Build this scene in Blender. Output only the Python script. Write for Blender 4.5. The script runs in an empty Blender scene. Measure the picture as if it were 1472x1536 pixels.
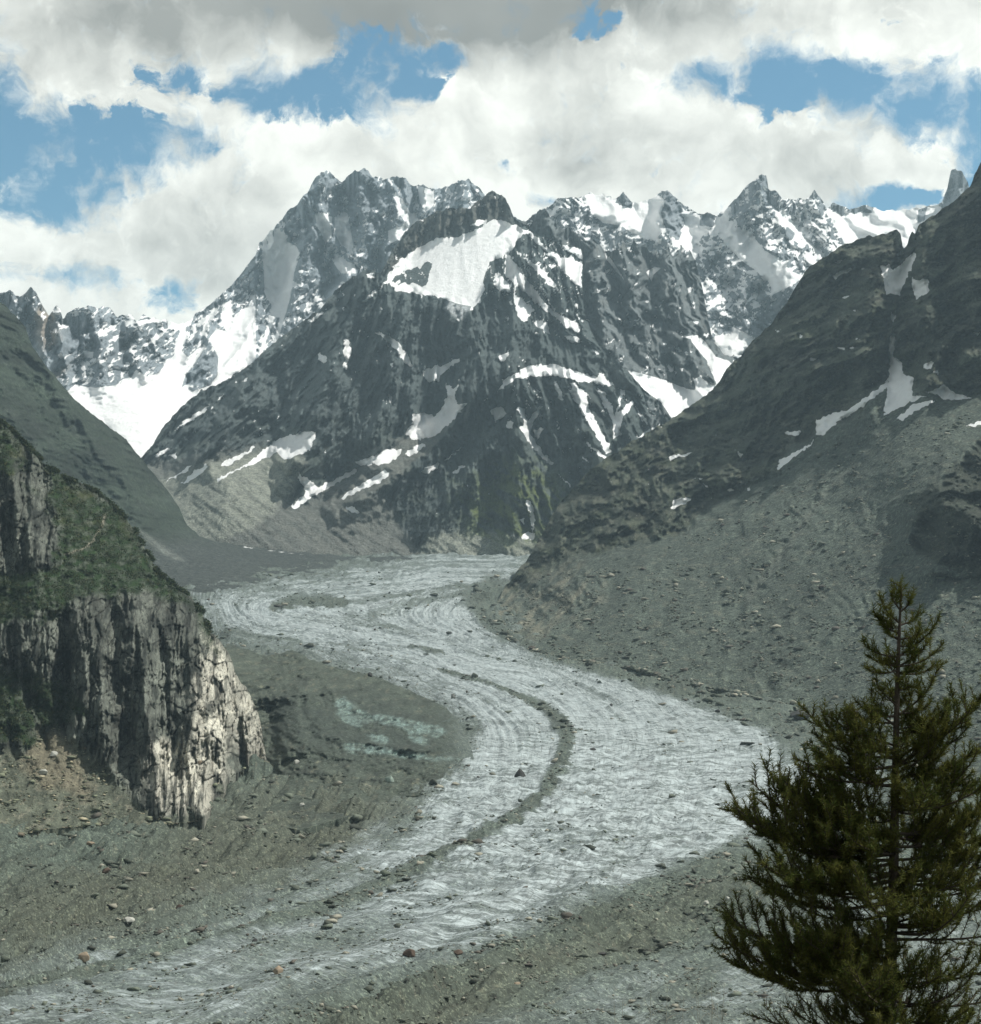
import bpy, bmesh, math, random
import numpy as np
from mathutils import Vector, Matrix, Quaternion

# ------------------------------------------------------------------ camera, sky, sun, exposure
scene = bpy.context.scene
COL = scene.collection
FPX, CX, HZ, PW, PH = 2824.0, 736.0, 987.0, 1472.0, 1536.0      # focal length and horizon, in photograph pixels
cam_d = bpy.data.cameras.new('camera'); cam = bpy.data.objects.new('camera', cam_d); COL.objects.link(cam)
cam.location = (0, 0, 0); cam.rotation_euler = (math.radians(90), 0, 0)
cam_d.sensor_fit = 'VERTICAL'; cam_d.sensor_height = 24.0; cam_d.sensor_width = 24.0
cam_d.lens = 24.0 * FPX / PH
cam_d.shift_y = (HZ - PH / 2) / PH
cam_d.clip_start = 0.5; cam_d.clip_end = 60000
scene.camera = cam
vs = scene.view_settings
vs.view_transform = 'Standard'; vs.look = 'None'; vs.gamma = 1; vs.use_curve_mapping = False
vs.exposure = 0.18

SUN_AZ, SUN_EL = 86.0, 56.0            # degrees to the right of the view direction, and above the horizon
sun_d = bpy.data.lights.new('sun', 'SUN'); sun = bpy.data.objects.new('sun', sun_d); COL.objects.link(sun)
sun_d.energy = 5.0; sun_d.angle = math.radians(0.5); sun_d.color = (1.0, 0.97, 0.90)
sd = Vector((math.sin(math.radians(SUN_AZ)) * math.cos(math.radians(SUN_EL)), math.cos(math.radians(SUN_AZ)) * math.cos(math.radians(SUN_EL)), math.sin(math.radians(SUN_EL))))
sun.rotation_euler = sd.to_track_quat('Z', 'Y').to_euler()
sun.location = sd * 500

world = bpy.data.worlds.new('World'); scene.world = world; world.use_nodes = True
class NT:
    """tiny node-graph writer"""
    def __init__(s, tree): s.t = tree; s.n = tree.nodes; s.l = tree.links
    def node(s, typ, ins=None, **props):
        nd = s.n.new(typ)
        for k, v in props.items(): setattr(nd, k, v)
        for k, v in (ins or {}).items():
            sock = nd.inputs[k]
            if hasattr(v, 'is_linked') or hasattr(v, 'links'): s.l.new(v, sock)
            else: sock.default_value = v
        return nd
    def m(s, op, a, b=0.0, c=None, clamp=False):
        nd = s.n.new('ShaderNodeMath'); nd.operation = op; nd.use_clamp = clamp
        for i, v in enumerate((a, b) if c is None else (a, b, c)):
            if isinstance(v, (int, float)): nd.inputs[i].default_value = v
            else: s.l.new(v, nd.inputs[i])
        return nd.outputs[0]
    def ss(s, v, a, b, c=0.0, d=1.0):
        nd = s.n.new('ShaderNodeMapRange'); nd.interpolation_type = 'SMOOTHSTEP'
        for i, x in enumerate((v, a, b, c, d)):
            if isinstance(x, (int, float)): nd.inputs[i].default_value = x
            else: s.l.new(x, nd.inputs[i])
        return nd.outputs[0]
    def mix(s, f, a, b, blend='MIX'):
        nd = s.n.new('ShaderNodeMix'); nd.data_type = 'RGBA'; nd.blend_type = blend
        for k, v in ((0, f), (6, a), (7, b)):
            if isinstance(v, (int, float)): nd.inputs[k].default_value = v
            elif isinstance(v, tuple): nd.inputs[k].default_value = (*v, 1) if len(v) == 3 else v
            else: s.l.new(v, nd.inputs[k])
        return nd.outputs[2]
    def noise(s, vec, scale, detail=5, rough=0.5, dist=0.0, out=0):
        nd = s.n.new('ShaderNodeTexNoise')
        if vec is not None: s.l.new(vec, nd.inputs['Vector'])
        nd.inputs['Scale'].default_value = scale; nd.inputs['Detail'].default_value = detail
        nd.inputs['Roughness'].default_value = rough; nd.inputs['Distortion'].default_value = dist
        return nd.outputs[out]

def build_sky():
    w = NT(world.node_tree); w.n.clear()
    out = w.node('ShaderNodeOutputWorld')
    sky = w.node('ShaderNodeTexSky', sky_type='NISHITA', sun_disc=False)
    sky.sun_elevation = math.radians(SUN_EL); sky.sun_rotation = math.radians(SUN_AZ)
    sky.altitude = 1900; sky.air_density = 1.0; sky.dust_density = 0.4; sky.ozone_density = 1.5
    blue = w.mix(1.0, sky.outputs[0], (0.62, 1.05, 1.02), 'MULTIPLY')
    tc = w.node('ShaderNodeTexCoord').outputs['Generated']
    sep = w.node('ShaderNodeSeparateXYZ', {0: tc})
    x, y, z = sep.outputs
    az = w.m('ARCTAN2', x, y)
    hyp = w.m('SQRT', w.m('ADD', w.m('MULTIPLY', x, x), w.m('MULTIPLY', y, y)))
    el = w.m('ARCTAN2', z, hyp)
    base = w.node('ShaderNodeCombineXYZ', {0: az, 1: el, 2: 0.0}).outputs[0]
    nw = w.noise(tc, 9.0, 4, 0.55, out=1)
    nw2 = w.noise(tc, 38.0, 5, 0.6, out=1)
    d1 = w.node('ShaderNodeVectorMath', {0: nw, 1: (0.5, 0.5, 0.5)}, operation='SUBTRACT').outputs[0]
    d2 = w.node('ShaderNodeVectorMath', {0: nw2, 1: (0.5, 0.5, 0.5)}, operation='SUBTRACT').outputs[0]
    d1 = w.node('ShaderNodeVectorMath', {0: d1, 1: (0.05, 0.035, 0)}, operation='MULTIPLY').outputs[0]
    d2 = w.node('ShaderNodeVectorMath', {0: d2, 1: (0.020, 0.016, 0)}, operation='MULTIPLY').outputs[0]
    pos = w.node('ShaderNodeVectorMath', {0: base, 1: d1}, operation='ADD').outputs[0]
    pos = w.node('ShaderNodeVectorMath', {0: pos, 1: d2}, operation='ADD').outputs[0]
    def blob(px, py, rx, ry, ang=0.0, p=pos):
        a = math.atan((px - CX) / FPX); e = math.atan((HZ - py) / FPX * math.cos(a))
        sub = w.node('ShaderNodeVectorMath', {0: p, 1: (a, e, 0)}, operation='SUBTRACT').outputs[0]
        rot = w.node('ShaderNodeVectorRotate', {'Vector': sub, 'Angle': math.radians(ang)}, rotation_type='Z_AXIS').outputs[0]
        sc = w.node('ShaderNodeVectorMath', {0: rot, 1: (FPX / rx, FPX / ry, 0)}, operation='MULTIPLY').outputs[0]
        ln = w.node('ShaderNodeVectorMath', {0: sc}, operation='LENGTH').outputs['Value']
        return w.ss(ln, 0.15, 1.55, 1.0, 0.0)
    gap0 = blob
    def gap(px, py, rx, ry, ang=0.0, wt=1.0):
        b = gap0(px, py, rx, ry, ang)
        return b if wt == 1.0 else w.m('MULTIPLY', b, wt)
    def union(bs):
        r = bs[0]
        for b in bs[1:]: r = w.m('MAXIMUM', r, b)
        return r
    # openings of blue between the clouds (angle: counter-clockwise tilt in the picture)
    gaps = union([gap(*g) for g in (
        (40, 238, 180, 84), (-40, 180, 80, 100), (160, 218, 150, 48), (60, 292, 110, 50), (290, 238, 65, 18, 0, .6),
        (5, 115, 34, 24, 0, .7), (565, 105, 82, 60), (490, 150, 125, 46), (395, 152, 85, 38), (250, 125, 90, 40, 0, .47),
        (655, 92, 45, 28), (610, 130, 60, 28, -10),
        (905, 34, 66, 26, 10, .62), (1085, 112, 75, 32, 0, .7), (1185, 118, 84, 56), (1290, 128, 135, 48), (1420, 158, 125, 50),
        (1478, 200, 50, 80), (1452, 280, 30, 32),  (120, 425, 100, 26, 0, .62), (10, 415, 60, 20, 0, .6), (270, 455, 44, 34, 0, .58),
        (1160, 168, 16, 30, 0, .7), (765, 242, 34, 22, 0, .36), (815, 288, 26, 14, 0, .5), (1330, 300, 90, 22, 0, .9), (-300, 200, 180, 60), (1800, 260, 240, 90))])
    # open sky elsewhere round the horizon, from the same kind of cloud field
    wide = w.noise(tc, 3.2, 5, 0.5)
    side = w.ss(w.m('ABSOLUTE', az), 0.33, 0.6)
    far_gap = w.m('MULTIPLY', w.ss(wide, 0.50, 0.62), side)
    gaps = w.m('MAXIMUM', gaps, far_gap)
    puff = w.noise(pos, 42.0, 8, 0.62)
    puff2 = w.noise(pos, 120.0, 6, 0.6)
    wisp = w.noise(pos, 20.0, 3, 0.5)
    g = w.m('ADD', gaps, w.m('MULTIPLY', w.m('SUBTRACT', puff, 0.5), 2.0))
    g = w.m('ADD', g, w.m('MULTIPLY', w.m('SUBTRACT', puff2, 0.5), 0.9))
    hw = w.ss(wisp, 0.36, 0.60, 0.12, 0.62)          # some edges crisp, others wispy
    clear = w.ss(g, w.m('SUBTRACT', 0.40, w.m('MULTIPLY', hw, 0.6)), w.m('ADD', 0.46, hw))
    # cloud body: bright heaps with grey bases
    n1 = w.noise(pos, 16.0, 6, 0.55)
    off = w.node('ShaderNodeVectorMath', {0: pos, 1: (0.010, 0.012, 0)}, operation='ADD').outputs[0]
    n2 = w.noise(off, 16.0, 6, 0.55)
    relief = w.m('SUBTRACT', n1, n2)
    big1 = w.noise(pos, 7.0, 4, 0.5)
    off3 = w.node('ShaderNodeVectorMath', {0: pos, 1: (0.018, 0.026, 0)}, operation='ADD').outputs[0]
    big2 = w.noise(off3, 7.0, 4, 0.5)
    lum = w.m('ADD', 0.94, w.m('MULTIPLY', relief, 1.25))
    lum = w.m('ADD', lum, w.m('MULTIPLY', w.m('SUBTRACT', big1, big2), 0.9))
    off2 = w.node('ShaderNodeVectorMath', {0: pos, 1: (0.0035, 0.0045, 0)}, operation='ADD').outputs[0]
    puff_b = w.noise(off2, 42.0, 8, 0.62)
    edge = w.ss(g, 0.02, 0.40)                        # billows show best near the cloud's rim
    lum = w.m('ADD', lum, w.m('MULTIPLY', w.m('SUBTRACT', puff, puff_b), w.m('ADD', 0.25, w.m('MULTIPLY', edge, 1.1))))
    soft = w.node('ShaderNodeVectorMath', {0: base, 1: d1}, operation='ADD').outputs[0]
    for (px, py, rx, ry, amt) in ((560, -8, 460, 100, .56), (820, -25, 480, 85, .42), (200, 30, 320, 60, .2), (870, 170, 80, 60, .24), (900, 230, 170, 50, .20), (1250, 15, 220, 30, .10),
                                  (260, 390, 170, 60, .22), (150, 100, 170, 60, .10), (380, 320, 100, 60, .12), (1180, 260, 150, 40, .08), (640, 240, 120, 50, .08), (60, 350, 100, 30, .08)):
        lum = w.m('SUBTRACT', lum, w.m('MULTIPLY', blob(px, py, rx, ry, 0, soft), amt))
    # high overhead: the grey underside of the cloud deck
    lum = w.m('SUBTRACT', lum, w.ss(el, 0.35, 0.75, 0.0, 0.72))
    lum = w.m('MAXIMUM', w.m('MINIMUM', lum, 1.06), w.m('ADD', 0.08, w.m('MULTIPLY', big1, 0.44)))
    lum = w.m('MULTIPLY', lum, 10.0)
    cc = w.node('ShaderNodeCombineColor', {0: w.m('MULTIPLY', lum, 1.0), 1: w.m('MULTIPLY', lum, 1.005), 2: w.m('MULTIPLY', lum, 0.925)}).outputs[0]
    colr = w.mix(clear, cc, blue)
    bg = w.node('ShaderNodeBackground', {'Color': colr, 'Strength': 0.10})
    w.l.new(bg.outputs[0], out.inputs['Surface'])
build_sky()

# ------------------------------------------------------------------ numeric helpers
_rs = np.random.RandomState(7)
_perm = _rs.permutation(256).astype(np.int32); _perm = np.concatenate([_perm, _perm])
_ga = _rs.rand(256) * 2 * np.pi
_gx, _gy = np.cos(_ga).astype(np.float32), np.sin(_ga).astype(np.float32)
def perlin(x, y, seed=0):
    x = np.asarray(x, np.float32) + seed * 17.31; y = np.asarray(y, np.float32) + seed * 5.77
    xi = np.floor(x).astype(np.int32); yi = np.floor(y).astype(np.int32)
    xf, yf = x - xi, y - yi
    u = xf * xf * xf * (xf * (xf * 6 - 15) + 10); v = yf * yf * yf * (yf * (yf * 6 - 15) + 10)
    def g(a, b):
        h = _perm[_perm[(xi + a + seed * 31) & 255] + ((yi + b) & 255)]
        return _gx[h] * (xf - a) + _gy[h] * (yf - b)
    n0 = g(0, 0) * (1 - u) + g(1, 0) * u; n1 = g(0, 1) * (1 - u) + g(1, 1) * u
    return (n0 * (1 - v) + n1 * v) * 1.5            # about -1..1
def fbm(x, y, oct=5, gain=0.5, seed=0):
    a, r, f = 1.0, 0.0, 1.0
    for i in range(oct):
        r = r + a * perlin(x * f, y * f, seed + i); a *= gain; f *= 2.03
    return r
def ridged(x, y, oct=5, gain=0.5, seed=0):
    a, r, f, w = 1.0, 0.0, 1.0, 1.0
    for i in range(oct):
        n = 1 - np.abs(perlin(x * f, y * f, seed + i)); n = n * n
        r = r + a * n * w; w = np.clip(n * 1.6, 0, 1); a *= gain; f *= 2.07
    return r                                         # about 0..2
def rsoft(x, y, sn, oct=5, gain=0.5, seed=0, mean=0.95):
    """ridged relief about its mean; where snow lies (sn) only the broad shapes show through"""
    a, r, f, w, low = 1.0, 0.0, 1.0, 1.0, 0.0
    for i in range(oct):
        n = 1 - np.abs(perlin(x * f, y * f, seed + i)); n = n * n
        r = r + a * n * w; w = np.clip(n * 1.6, 0, 1); a *= gain; f *= 2.07
        if i == 1: low = r
    low = low + (np.mean(r) - np.mean(low)) + 0.12
    return r * (1 - sn) + low * sn - np.mean(r)
def worley(x, y, seed=0):
    x = np.asarray(x, np.float32); y = np.asarray(y, np.float32)
    xi = np.floor(x).astype(np.int32); yi = np.floor(y).astype(np.int32)
    f1 = np.full(x.shape, 9.0, np.float32); f2 = f1.copy(); cid = np.zeros(x.shape, np.int32)
    for a in (-1, 0, 1):
        for b in (-1, 0, 1):
            h = _perm[_perm[(xi + a + seed * 13) & 255] + ((yi + b) & 255)]
            px = xi + a + 0.5 + 0.48 * _gx[h]; py = yi + b + 0.5 + 0.48 * _gy[(h * 7 + 3) & 255]
            d = np.hypot(px - x, py - y)
            n = d < f1
            f2 = np.where(n, f1, np.minimum(f2, d)); cid = np.where(n, h, cid); f1 = np.where(n, d, f1)
    return f1, f2, cid / 255.0
def sstep(v, a, b):
    t = np.clip((v - a) / (b - a), 0, 1); return t * t * (3 - 2 * t)
def polydist(px, py, pts):
    """distance to a polyline"""
    d = np.full(px.shape, 1e9, np.float32)
    for (x0, y0), (x1, y1) in zip(pts[:-1], pts[1:]):
        dx, dy = x1 - x0, y1 - y0
        t = np.clip(((px - x0) * dx + (py - y0) * dy) / max(dx * dx + dy * dy, 1e-6), 0, 1)
        d = np.minimum(d, np.hypot(px - x0 - t * dx, py - y0 - t * dy))
    return d
def sdpoly(px, py, pts, pad=30):
    """signed distance to a polygon, positive inside; only near its box"""
    out = np.full(px.shape, -99.0, np.float32)
    xs = [p[0] for p in pts]; ys = [p[1] for p in pts]
    m = (px > min(xs) - pad) & (px < max(xs) + pad) & (py > min(ys) - pad) & (py < max(ys) + pad)
    if not m.any(): return out
    qx, qy = px[m], py[m]
    inside = np.zeros(qx.shape, bool)
    for (x0, y0), (x1, y1) in zip(pts, pts[1:] + pts[:1]):
        if y0 == y1: continue
        c = (y0 > qy) != (y1 > qy)
        inside ^= c & (qx < (x1 - x0) * (qy - y0) / (y1 - y0) + x0)
    d = polydist(qx, qy, pts + pts[:1])
    out[m] = np.where(inside, d, -d)
    return out
def field(px, py, polys, soft=3.0):
    """0..1 field, 0.5 on the polygons' edges"""
    r = np.zeros(px.shape, np.float32)
    for p in polys: r = np.maximum(r, np.clip(0.5 + sdpoly(px, py, p) / (2 * soft), 0, 1))
    return r
def rbf(ctrl, px, py, sy=1.0):
    """thin-plate surface through (x, y, value)"""
    c = np.array(ctrl, float); X = c[:, 0] / 500; Y = c[:, 1] * sy / 500; v = c[:, 2]; n = len(v)
    def k(r2): return 0.5 * r2 * np.log(r2 + 1e-9)
    K = k((X[:, None] - X) ** 2 + (Y[:, None] - Y) ** 2) + np.eye(n) * 1e-3
    P = np.stack([np.ones(n), X, Y], 1)
    A = np.block([[K, P], [P.T, np.zeros((3, 3))]])
    s = np.linalg.solve(A, np.concatenate([v, np.zeros(3)]))
    qx = (px / 500).astype(np.float32); qy = (py * sy / 500).astype(np.float32)
    out = (s[n] + s[n + 1] * qx + s[n + 2] * qy).astype(np.float32)
    for i in range(n): out += np.float32(s[i]) * k((qx - np.float32(X[i])) ** 2 + (qy - np.float32(Y[i])) ** 2)
    return out
# valley floor: height as a function of the distance up the valley
GY = np.array([950, 1000, 1300, 1700, 2200, 2700, 3200, 3800, 4600, 5600, 6800, 8000, 9500], float)
GZ = np.array([-196, -199, -204, -190, -160, -115, -62, 20, 120, 245, 380, 480, 560], float)
_tY = np.exp(np.linspace(np.log(950), np.log(9500), 600))
_tZ = np.interp(_tY, GY, GZ)
for _ in range(25): _tZ[1:-1] = (_tZ[:-2] + _tZ[1:-1] * 2 + _tZ[2:]) / 4
_tP = HZ - FPX * _tZ / _tY
def ground_depth(py):
    return np.interp(-np.asarray(py, float), -_tP, _tY)
def ground_z(Y): return np.interp(Y, _tY, _tZ)
def zoom(ox, oy, f):
    return lambda *pts: [(ox + x / f, oy + y / f) for x, y in pts]
R1 = zoom(0, 220, 2.944); R2 = zoom(400, 220, 2.944); R3 = zoom(800, 220, 2.1905)
R4 = zoom(0, 620, 2.944); R5 = zoom(400, 560, 2.944); R6 = zoom(800, 560, 2.1905)
R7 = zoom(0, 1036, 2.944); R8 = zoom(400, 1000, 2.944)

# ------------------------------------------------------------------ materials
def terrain_mat(name, lam, snow_col=(0.82, 0.83, 0.83), snow_rough=0.55, edge=0.28, bump=0.5, contrast=0.5, streaks=False, bump_dist=1.0, stretch=1.0, stones=0.35):
    """rock, debris and snow or ice. 'col' holds the ground's own colour, 'snow' how much snow or ice lies on it; lam = size in metres of the finest grain"""
    mt = bpy.data.materials.new(name); mt.use_nodes = True
    t = NT(mt.node_tree); t.n.clear()
    out = t.node('ShaderNodeOutputMaterial'); bs = t.node('ShaderNodeBsdfPrincipled')
    t.l.new(bs.outputs[0], out.inputs[0])
    col = t.node('ShaderNodeAttribute', attribute_name='col').outputs['Color']
    snow = t.node('ShaderNodeAttribute', attribute_name='snow').outputs['Fac']
    pos = t.node('ShaderNodeNewGeometry').outputs['Position']
    if stretch != 1.0:
        pos = t.node('ShaderNodeVectorMath', {0: pos, 1: (1, 1, stretch)}, operation='MULTIPLY').outputs[0]
    fine = t.noise(pos, 1 / lam, 4, 0.65)
    mid = t.noise(pos, 1 / (lam * 6), 5, 0.6)
    speck = t.node('ShaderNodeTexVoronoi', {'Vector': pos, 'Scale': 0.8 / lam}).outputs['Color']
    spk = t.node('ShaderNodeSeparateColor', {0: speck}).outputs[0]
    k = t.m('ADD', t.m('MULTIPLY', t.m('SUBTRACT', fine, 0.5), contrast * 2.0), t.m('MULTIPLY', t.m('SUBTRACT', mid, 0.5), contrast * 1.6))
    k = t.m('ADD', k, t.m('MULTIPLY', t.m('SUBTRACT', spk, 0.5), contrast * 0.7))
    k = t.m('MAXIMUM', t.m('ADD', k, 1.0), 0.25)
    kc = t.node('ShaderNodeCombineColor', {0: k, 1: k, 2: k}).outputs[0]
    rock = t.mix(1.0, col, kc, 'MULTIPLY')
    # a few pale stones, and the dark of small holes painted as specks
    pale = t.ss(spk, 0.86, 0.93, 0.0, stones)
    spk2 = t.node('ShaderNodeSeparateColor', {0: t.node('ShaderNodeTexVoronoi', {'Vector': pos, 'Scale': 0.33 / lam}).outputs['Color']}).outputs[1]
    pale = t.m('MAXIMUM', pale, t.ss(spk2, 0.93, 0.96, 0.0, stones * 0.8))
    dark = t.m('MULTIPLY', t.ss(spk2, 0.10, 0.04), stones)
    rock = t.mix(dark, rock, t.mix(1.0, rock, (0.35, 0.35, 0.36), 'MULTIPLY'))
    rock = t.mix(pale, rock, t.mix(1.0, rock, (2.1, 2.05, 1.9), 'MULTIPLY'))
    sn = t.m('ADD', snow, t.m('MULTIPLY', t.m('SUBTRACT', t.m('ADD', t.m('MULTIPLY', fine, 0.5), t.m('MULTIPLY', mid, 0.5)), 0.5), edge * 2))
    if streaks:
        uv = t.node('ShaderNodeUVMap', uv_map='flow').outputs[0]
        m1 = t.node('ShaderNodeVectorMath', {0: uv, 1: (150, 7, 1)}, operation='MULTIPLY').outputs[0]
        m2 = t.node('ShaderNodeVectorMath', {0: uv, 1: (420, 30, 1)}, operation='MULTIPLY').outputs[0]
        s1 = t.noise(m1, 1.0, 5, 0.62); s2 = t.noise(m2, 1.0, 4, 0.65)
        m3 = t.node('ShaderNodeVectorMath', {0: pos, 1: (1 / 34, 1 / 11, 1 / 60)}, operation='MULTIPLY').outputs[0]
        s3 = t.noise(m3, 1.0, 6, 0.66, 0.4)
        bend = t.node('ShaderNodeAttribute', attribute_name='bend').outputs['Fac']
        m4 = t.node('ShaderNodeVectorMath', {0: pos, 1: (1 / 9, 1 / 3.2, 1 / 20)}, operation='MULTIPLY').outputs[0]
        s4 = t.noise(m4, 1.0, 5, 0.68, 0.6)
        s = t.m('ADD', t.m('MULTIPLY', t.m('SUBTRACT', s1, 0.5), 0.75), t.m('MULTIPLY', t.m('SUBTRACT', s2, 0.5), 0.7))
        s = t.m('MULTIPLY', s, t.m('SUBTRACT', 1.0, t.m('MULTIPLY', bend, 0.75)))
        s = t.m('ADD', s, t.m('MULTIPLY', t.m('SUBTRACT', s3, 0.5), t.m('ADD', 0.7, t.m('MULTIPLY', bend, 0.7))))
        s = t.m('ADD', s, t.m('MULTIPLY', t.m('SUBTRACT', s4, 0.5), t.m('ADD', 0.35, t.m('MULTIPLY', bend, 0.6))))
        sn = t.m('ADD', sn, t.m('MULTIPLY', s, t.ss(snow, 0.08, 0.4)))
        f = t.ss(sn, 0.22, 0.80)
        dirt = t.m('ADD', 1.0, t.m('ADD', t.m('MULTIPLY', s, 2.6), t.m('MULTIPLY', t.m('SUBTRACT', fine, 0.5), 0.45)))
        dirt = t.m('MINIMUM', t.m('MAXIMUM', dirt, 0.3), 1.45)
        dc = t.node('ShaderNodeCombineColor', {0: dirt, 1: dirt, 2: dirt}).outputs[0]
        sc = t.mix(1.0, (*snow_col, 1), dc, 'MULTIPLY')
        # darkness inside crevasses and melt channels, painted into the ice colour as slits
        cr = t.m('MAXIMUM', t.ss(t.noise(m2, 0.6, 3, 0.6, 0.6), 0.36, 0.43, 0.6, 0.0), t.m('MULTIPLY', t.ss(s4, 0.36, 0.42, 0.75, 0.0), t.m('ADD', 0.35, t.m('MULTIPLY', bend, 0.65))))
        sc = t.mix(cr, sc, (0.09, 0.10, 0.095))
    else:
        f = t.ss(sn, 0.44, 0.56)
        grime = t.m('ADD', 0.90, t.m('MULTIPLY', mid, 0.2))
        gc = t.node('ShaderNodeCombineColor', {0: grime, 1: grime, 2: grime}).outputs[0]
        sc = t.mix(1.0, (*snow_col, 1), gc, 'MULTIPLY')
    c = t.mix(f, rock, sc)
    t.l.new(c, bs.inputs['Base Color'])
    t.l.new(t.m('SUBTRACT', 0.95, t.m('MULTIPLY', f, 0.95 - snow_rough)), bs.inputs['Roughness'])
    bs.inputs['Specular IOR Level'].default_value = 0.25
    h = t.m('ADD', t.m('MULTIPLY', fine, 0.5), t.m('ADD', t.m('MULTIPLY', mid, 1.2), t.m('MULTIPLY', spk, 0.35)))
    h = t.m('MULTIPLY', h, t.m('SUBTRACT', 1.0, t.m('MULTIPLY', f, 0.7 if not streaks else 0.45)))
    bp = t.node('ShaderNodeBump', {'Strength': bump, 'Distance': lam * 2.2 * bump_dist, 'Height': h})
    t.l.new(bp.outputs[0], bs.inputs['Normal'])
    return mt

def simple_mat(name, col, lam=0.3, contrast=0.5, rough=0.9, bump=0.4):
    mt = bpy.data.materials.new(name); mt.use_nodes = True
    t = NT(mt.node_tree); bs = t.n['Principled BSDF']
    tc = t.node('ShaderNodeTexCoord').outputs['Object']
    n = t.noise(tc, 1 / lam, 6, 0.62)
    k = t.m('ADD', 1.0, t.m('MULTIPLY', t.m('SUBTRACT', n, 0.5), contrast * 2))
    kc = t.node('ShaderNodeCombineColor', {0: k, 1: k, 2: k}).outputs[0]
    t.l.new(t.mix(1.0, (*col, 1), kc, 'MULTIPLY'), bs.inputs['Base Color'])
    bs.inputs['Roughness'].default_value = rough; bs.inputs['Specular IOR Level'].default_value = 0.25
    bp = t.node('ShaderNodeBump', {'Strength': bump, 'Distance': lam * 0.6, 'Height': n})
    t.l.new(bp.outputs[0], bs.inputs['Normal'])
    return mt

# ------------------------------------------------------------------ mesh helpers
def grid_mesh(name, P, col, snow, mat, uv=None, kind='structure', label=None, extra=None):
    """P: rows x columns x 3"""
    nr, nc = P.shape[:2]
    me = bpy.data.meshes.new(name)
    idx = np.arange(nr * nc, dtype=np.int32).reshape(nr, nc)
    q = np.stack([idx[:-1, :-1], idx[:-1, 1:], idx[1:, 1:], idx[1:, :-1]], -1).reshape(-1, 4)
    # drop faces that have no area
    Pf = P.reshape(-1, 3)
    ar = np.linalg.norm(np.cross(Pf[q[:, 2]] - Pf[q[:, 0]], Pf[q[:, 3]] - Pf[q[:, 1]]), axis=1)
    q = q[ar > 1e-3]
    me.vertices.add(nr * nc); me.vertices.foreach_set('co', P.astype(np.float32).ravel())
    me.loops.add(q.size); me.loops.foreach_set('vertex_index', q.ravel())
    me.polygons.add(len(q)); me.polygons.foreach_set('loop_start', np.arange(0, q.size, 4, dtype=np.int32))
    me.polygons.foreach_set('loop_total', np.full(len(q), 4, np.int32))
    me.polygons.foreach_set('use_smooth', np.ones(len(q), bool))
    me.update(calc_edges=True)
    a = me.attributes.new('col', 'FLOAT_COLOR', 'POINT')
    c4 = np.ones((nr * nc, 4), np.float32); c4[:, :3] = col.reshape(-1, 3); a.data.foreach_set('color', c4.ravel())
    a = me.attributes.new('snow', 'FLOAT', 'POINT'); a.data.foreach_set('value', snow.astype(np.float32).ravel())
    for k_, v_ in (extra or {}).items():
        a = me.attributes.new(k_, 'FLOAT', 'POINT'); a.data.foreach_set('value', v_.astype(np.float32).ravel())
    if uv is not None:
        l = me.uv_layers.new(name='flow'); l.data.foreach_set('uv', uv.reshape(-1, 2)[q.ravel()].astype(np.float32).ravel())
    me.materials.append(mat)
    ob = bpy.data.objects.new(name, me); COL.objects.link(ob)
    ob['kind'] = kind
    if label: ob['label'] = label
    return ob
def grid_normals(P):
    du = np.gradient(P, axis=1); dv = np.gradient(P, axis=0)
    n = np.cross(du, dv); n /= np.linalg.norm(n, axis=2, keepdims=True) + 1e-9
    s = np.sign(n[..., 2:3]); s[s == 0] = 1
    return n * s
SURF = {}
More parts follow.
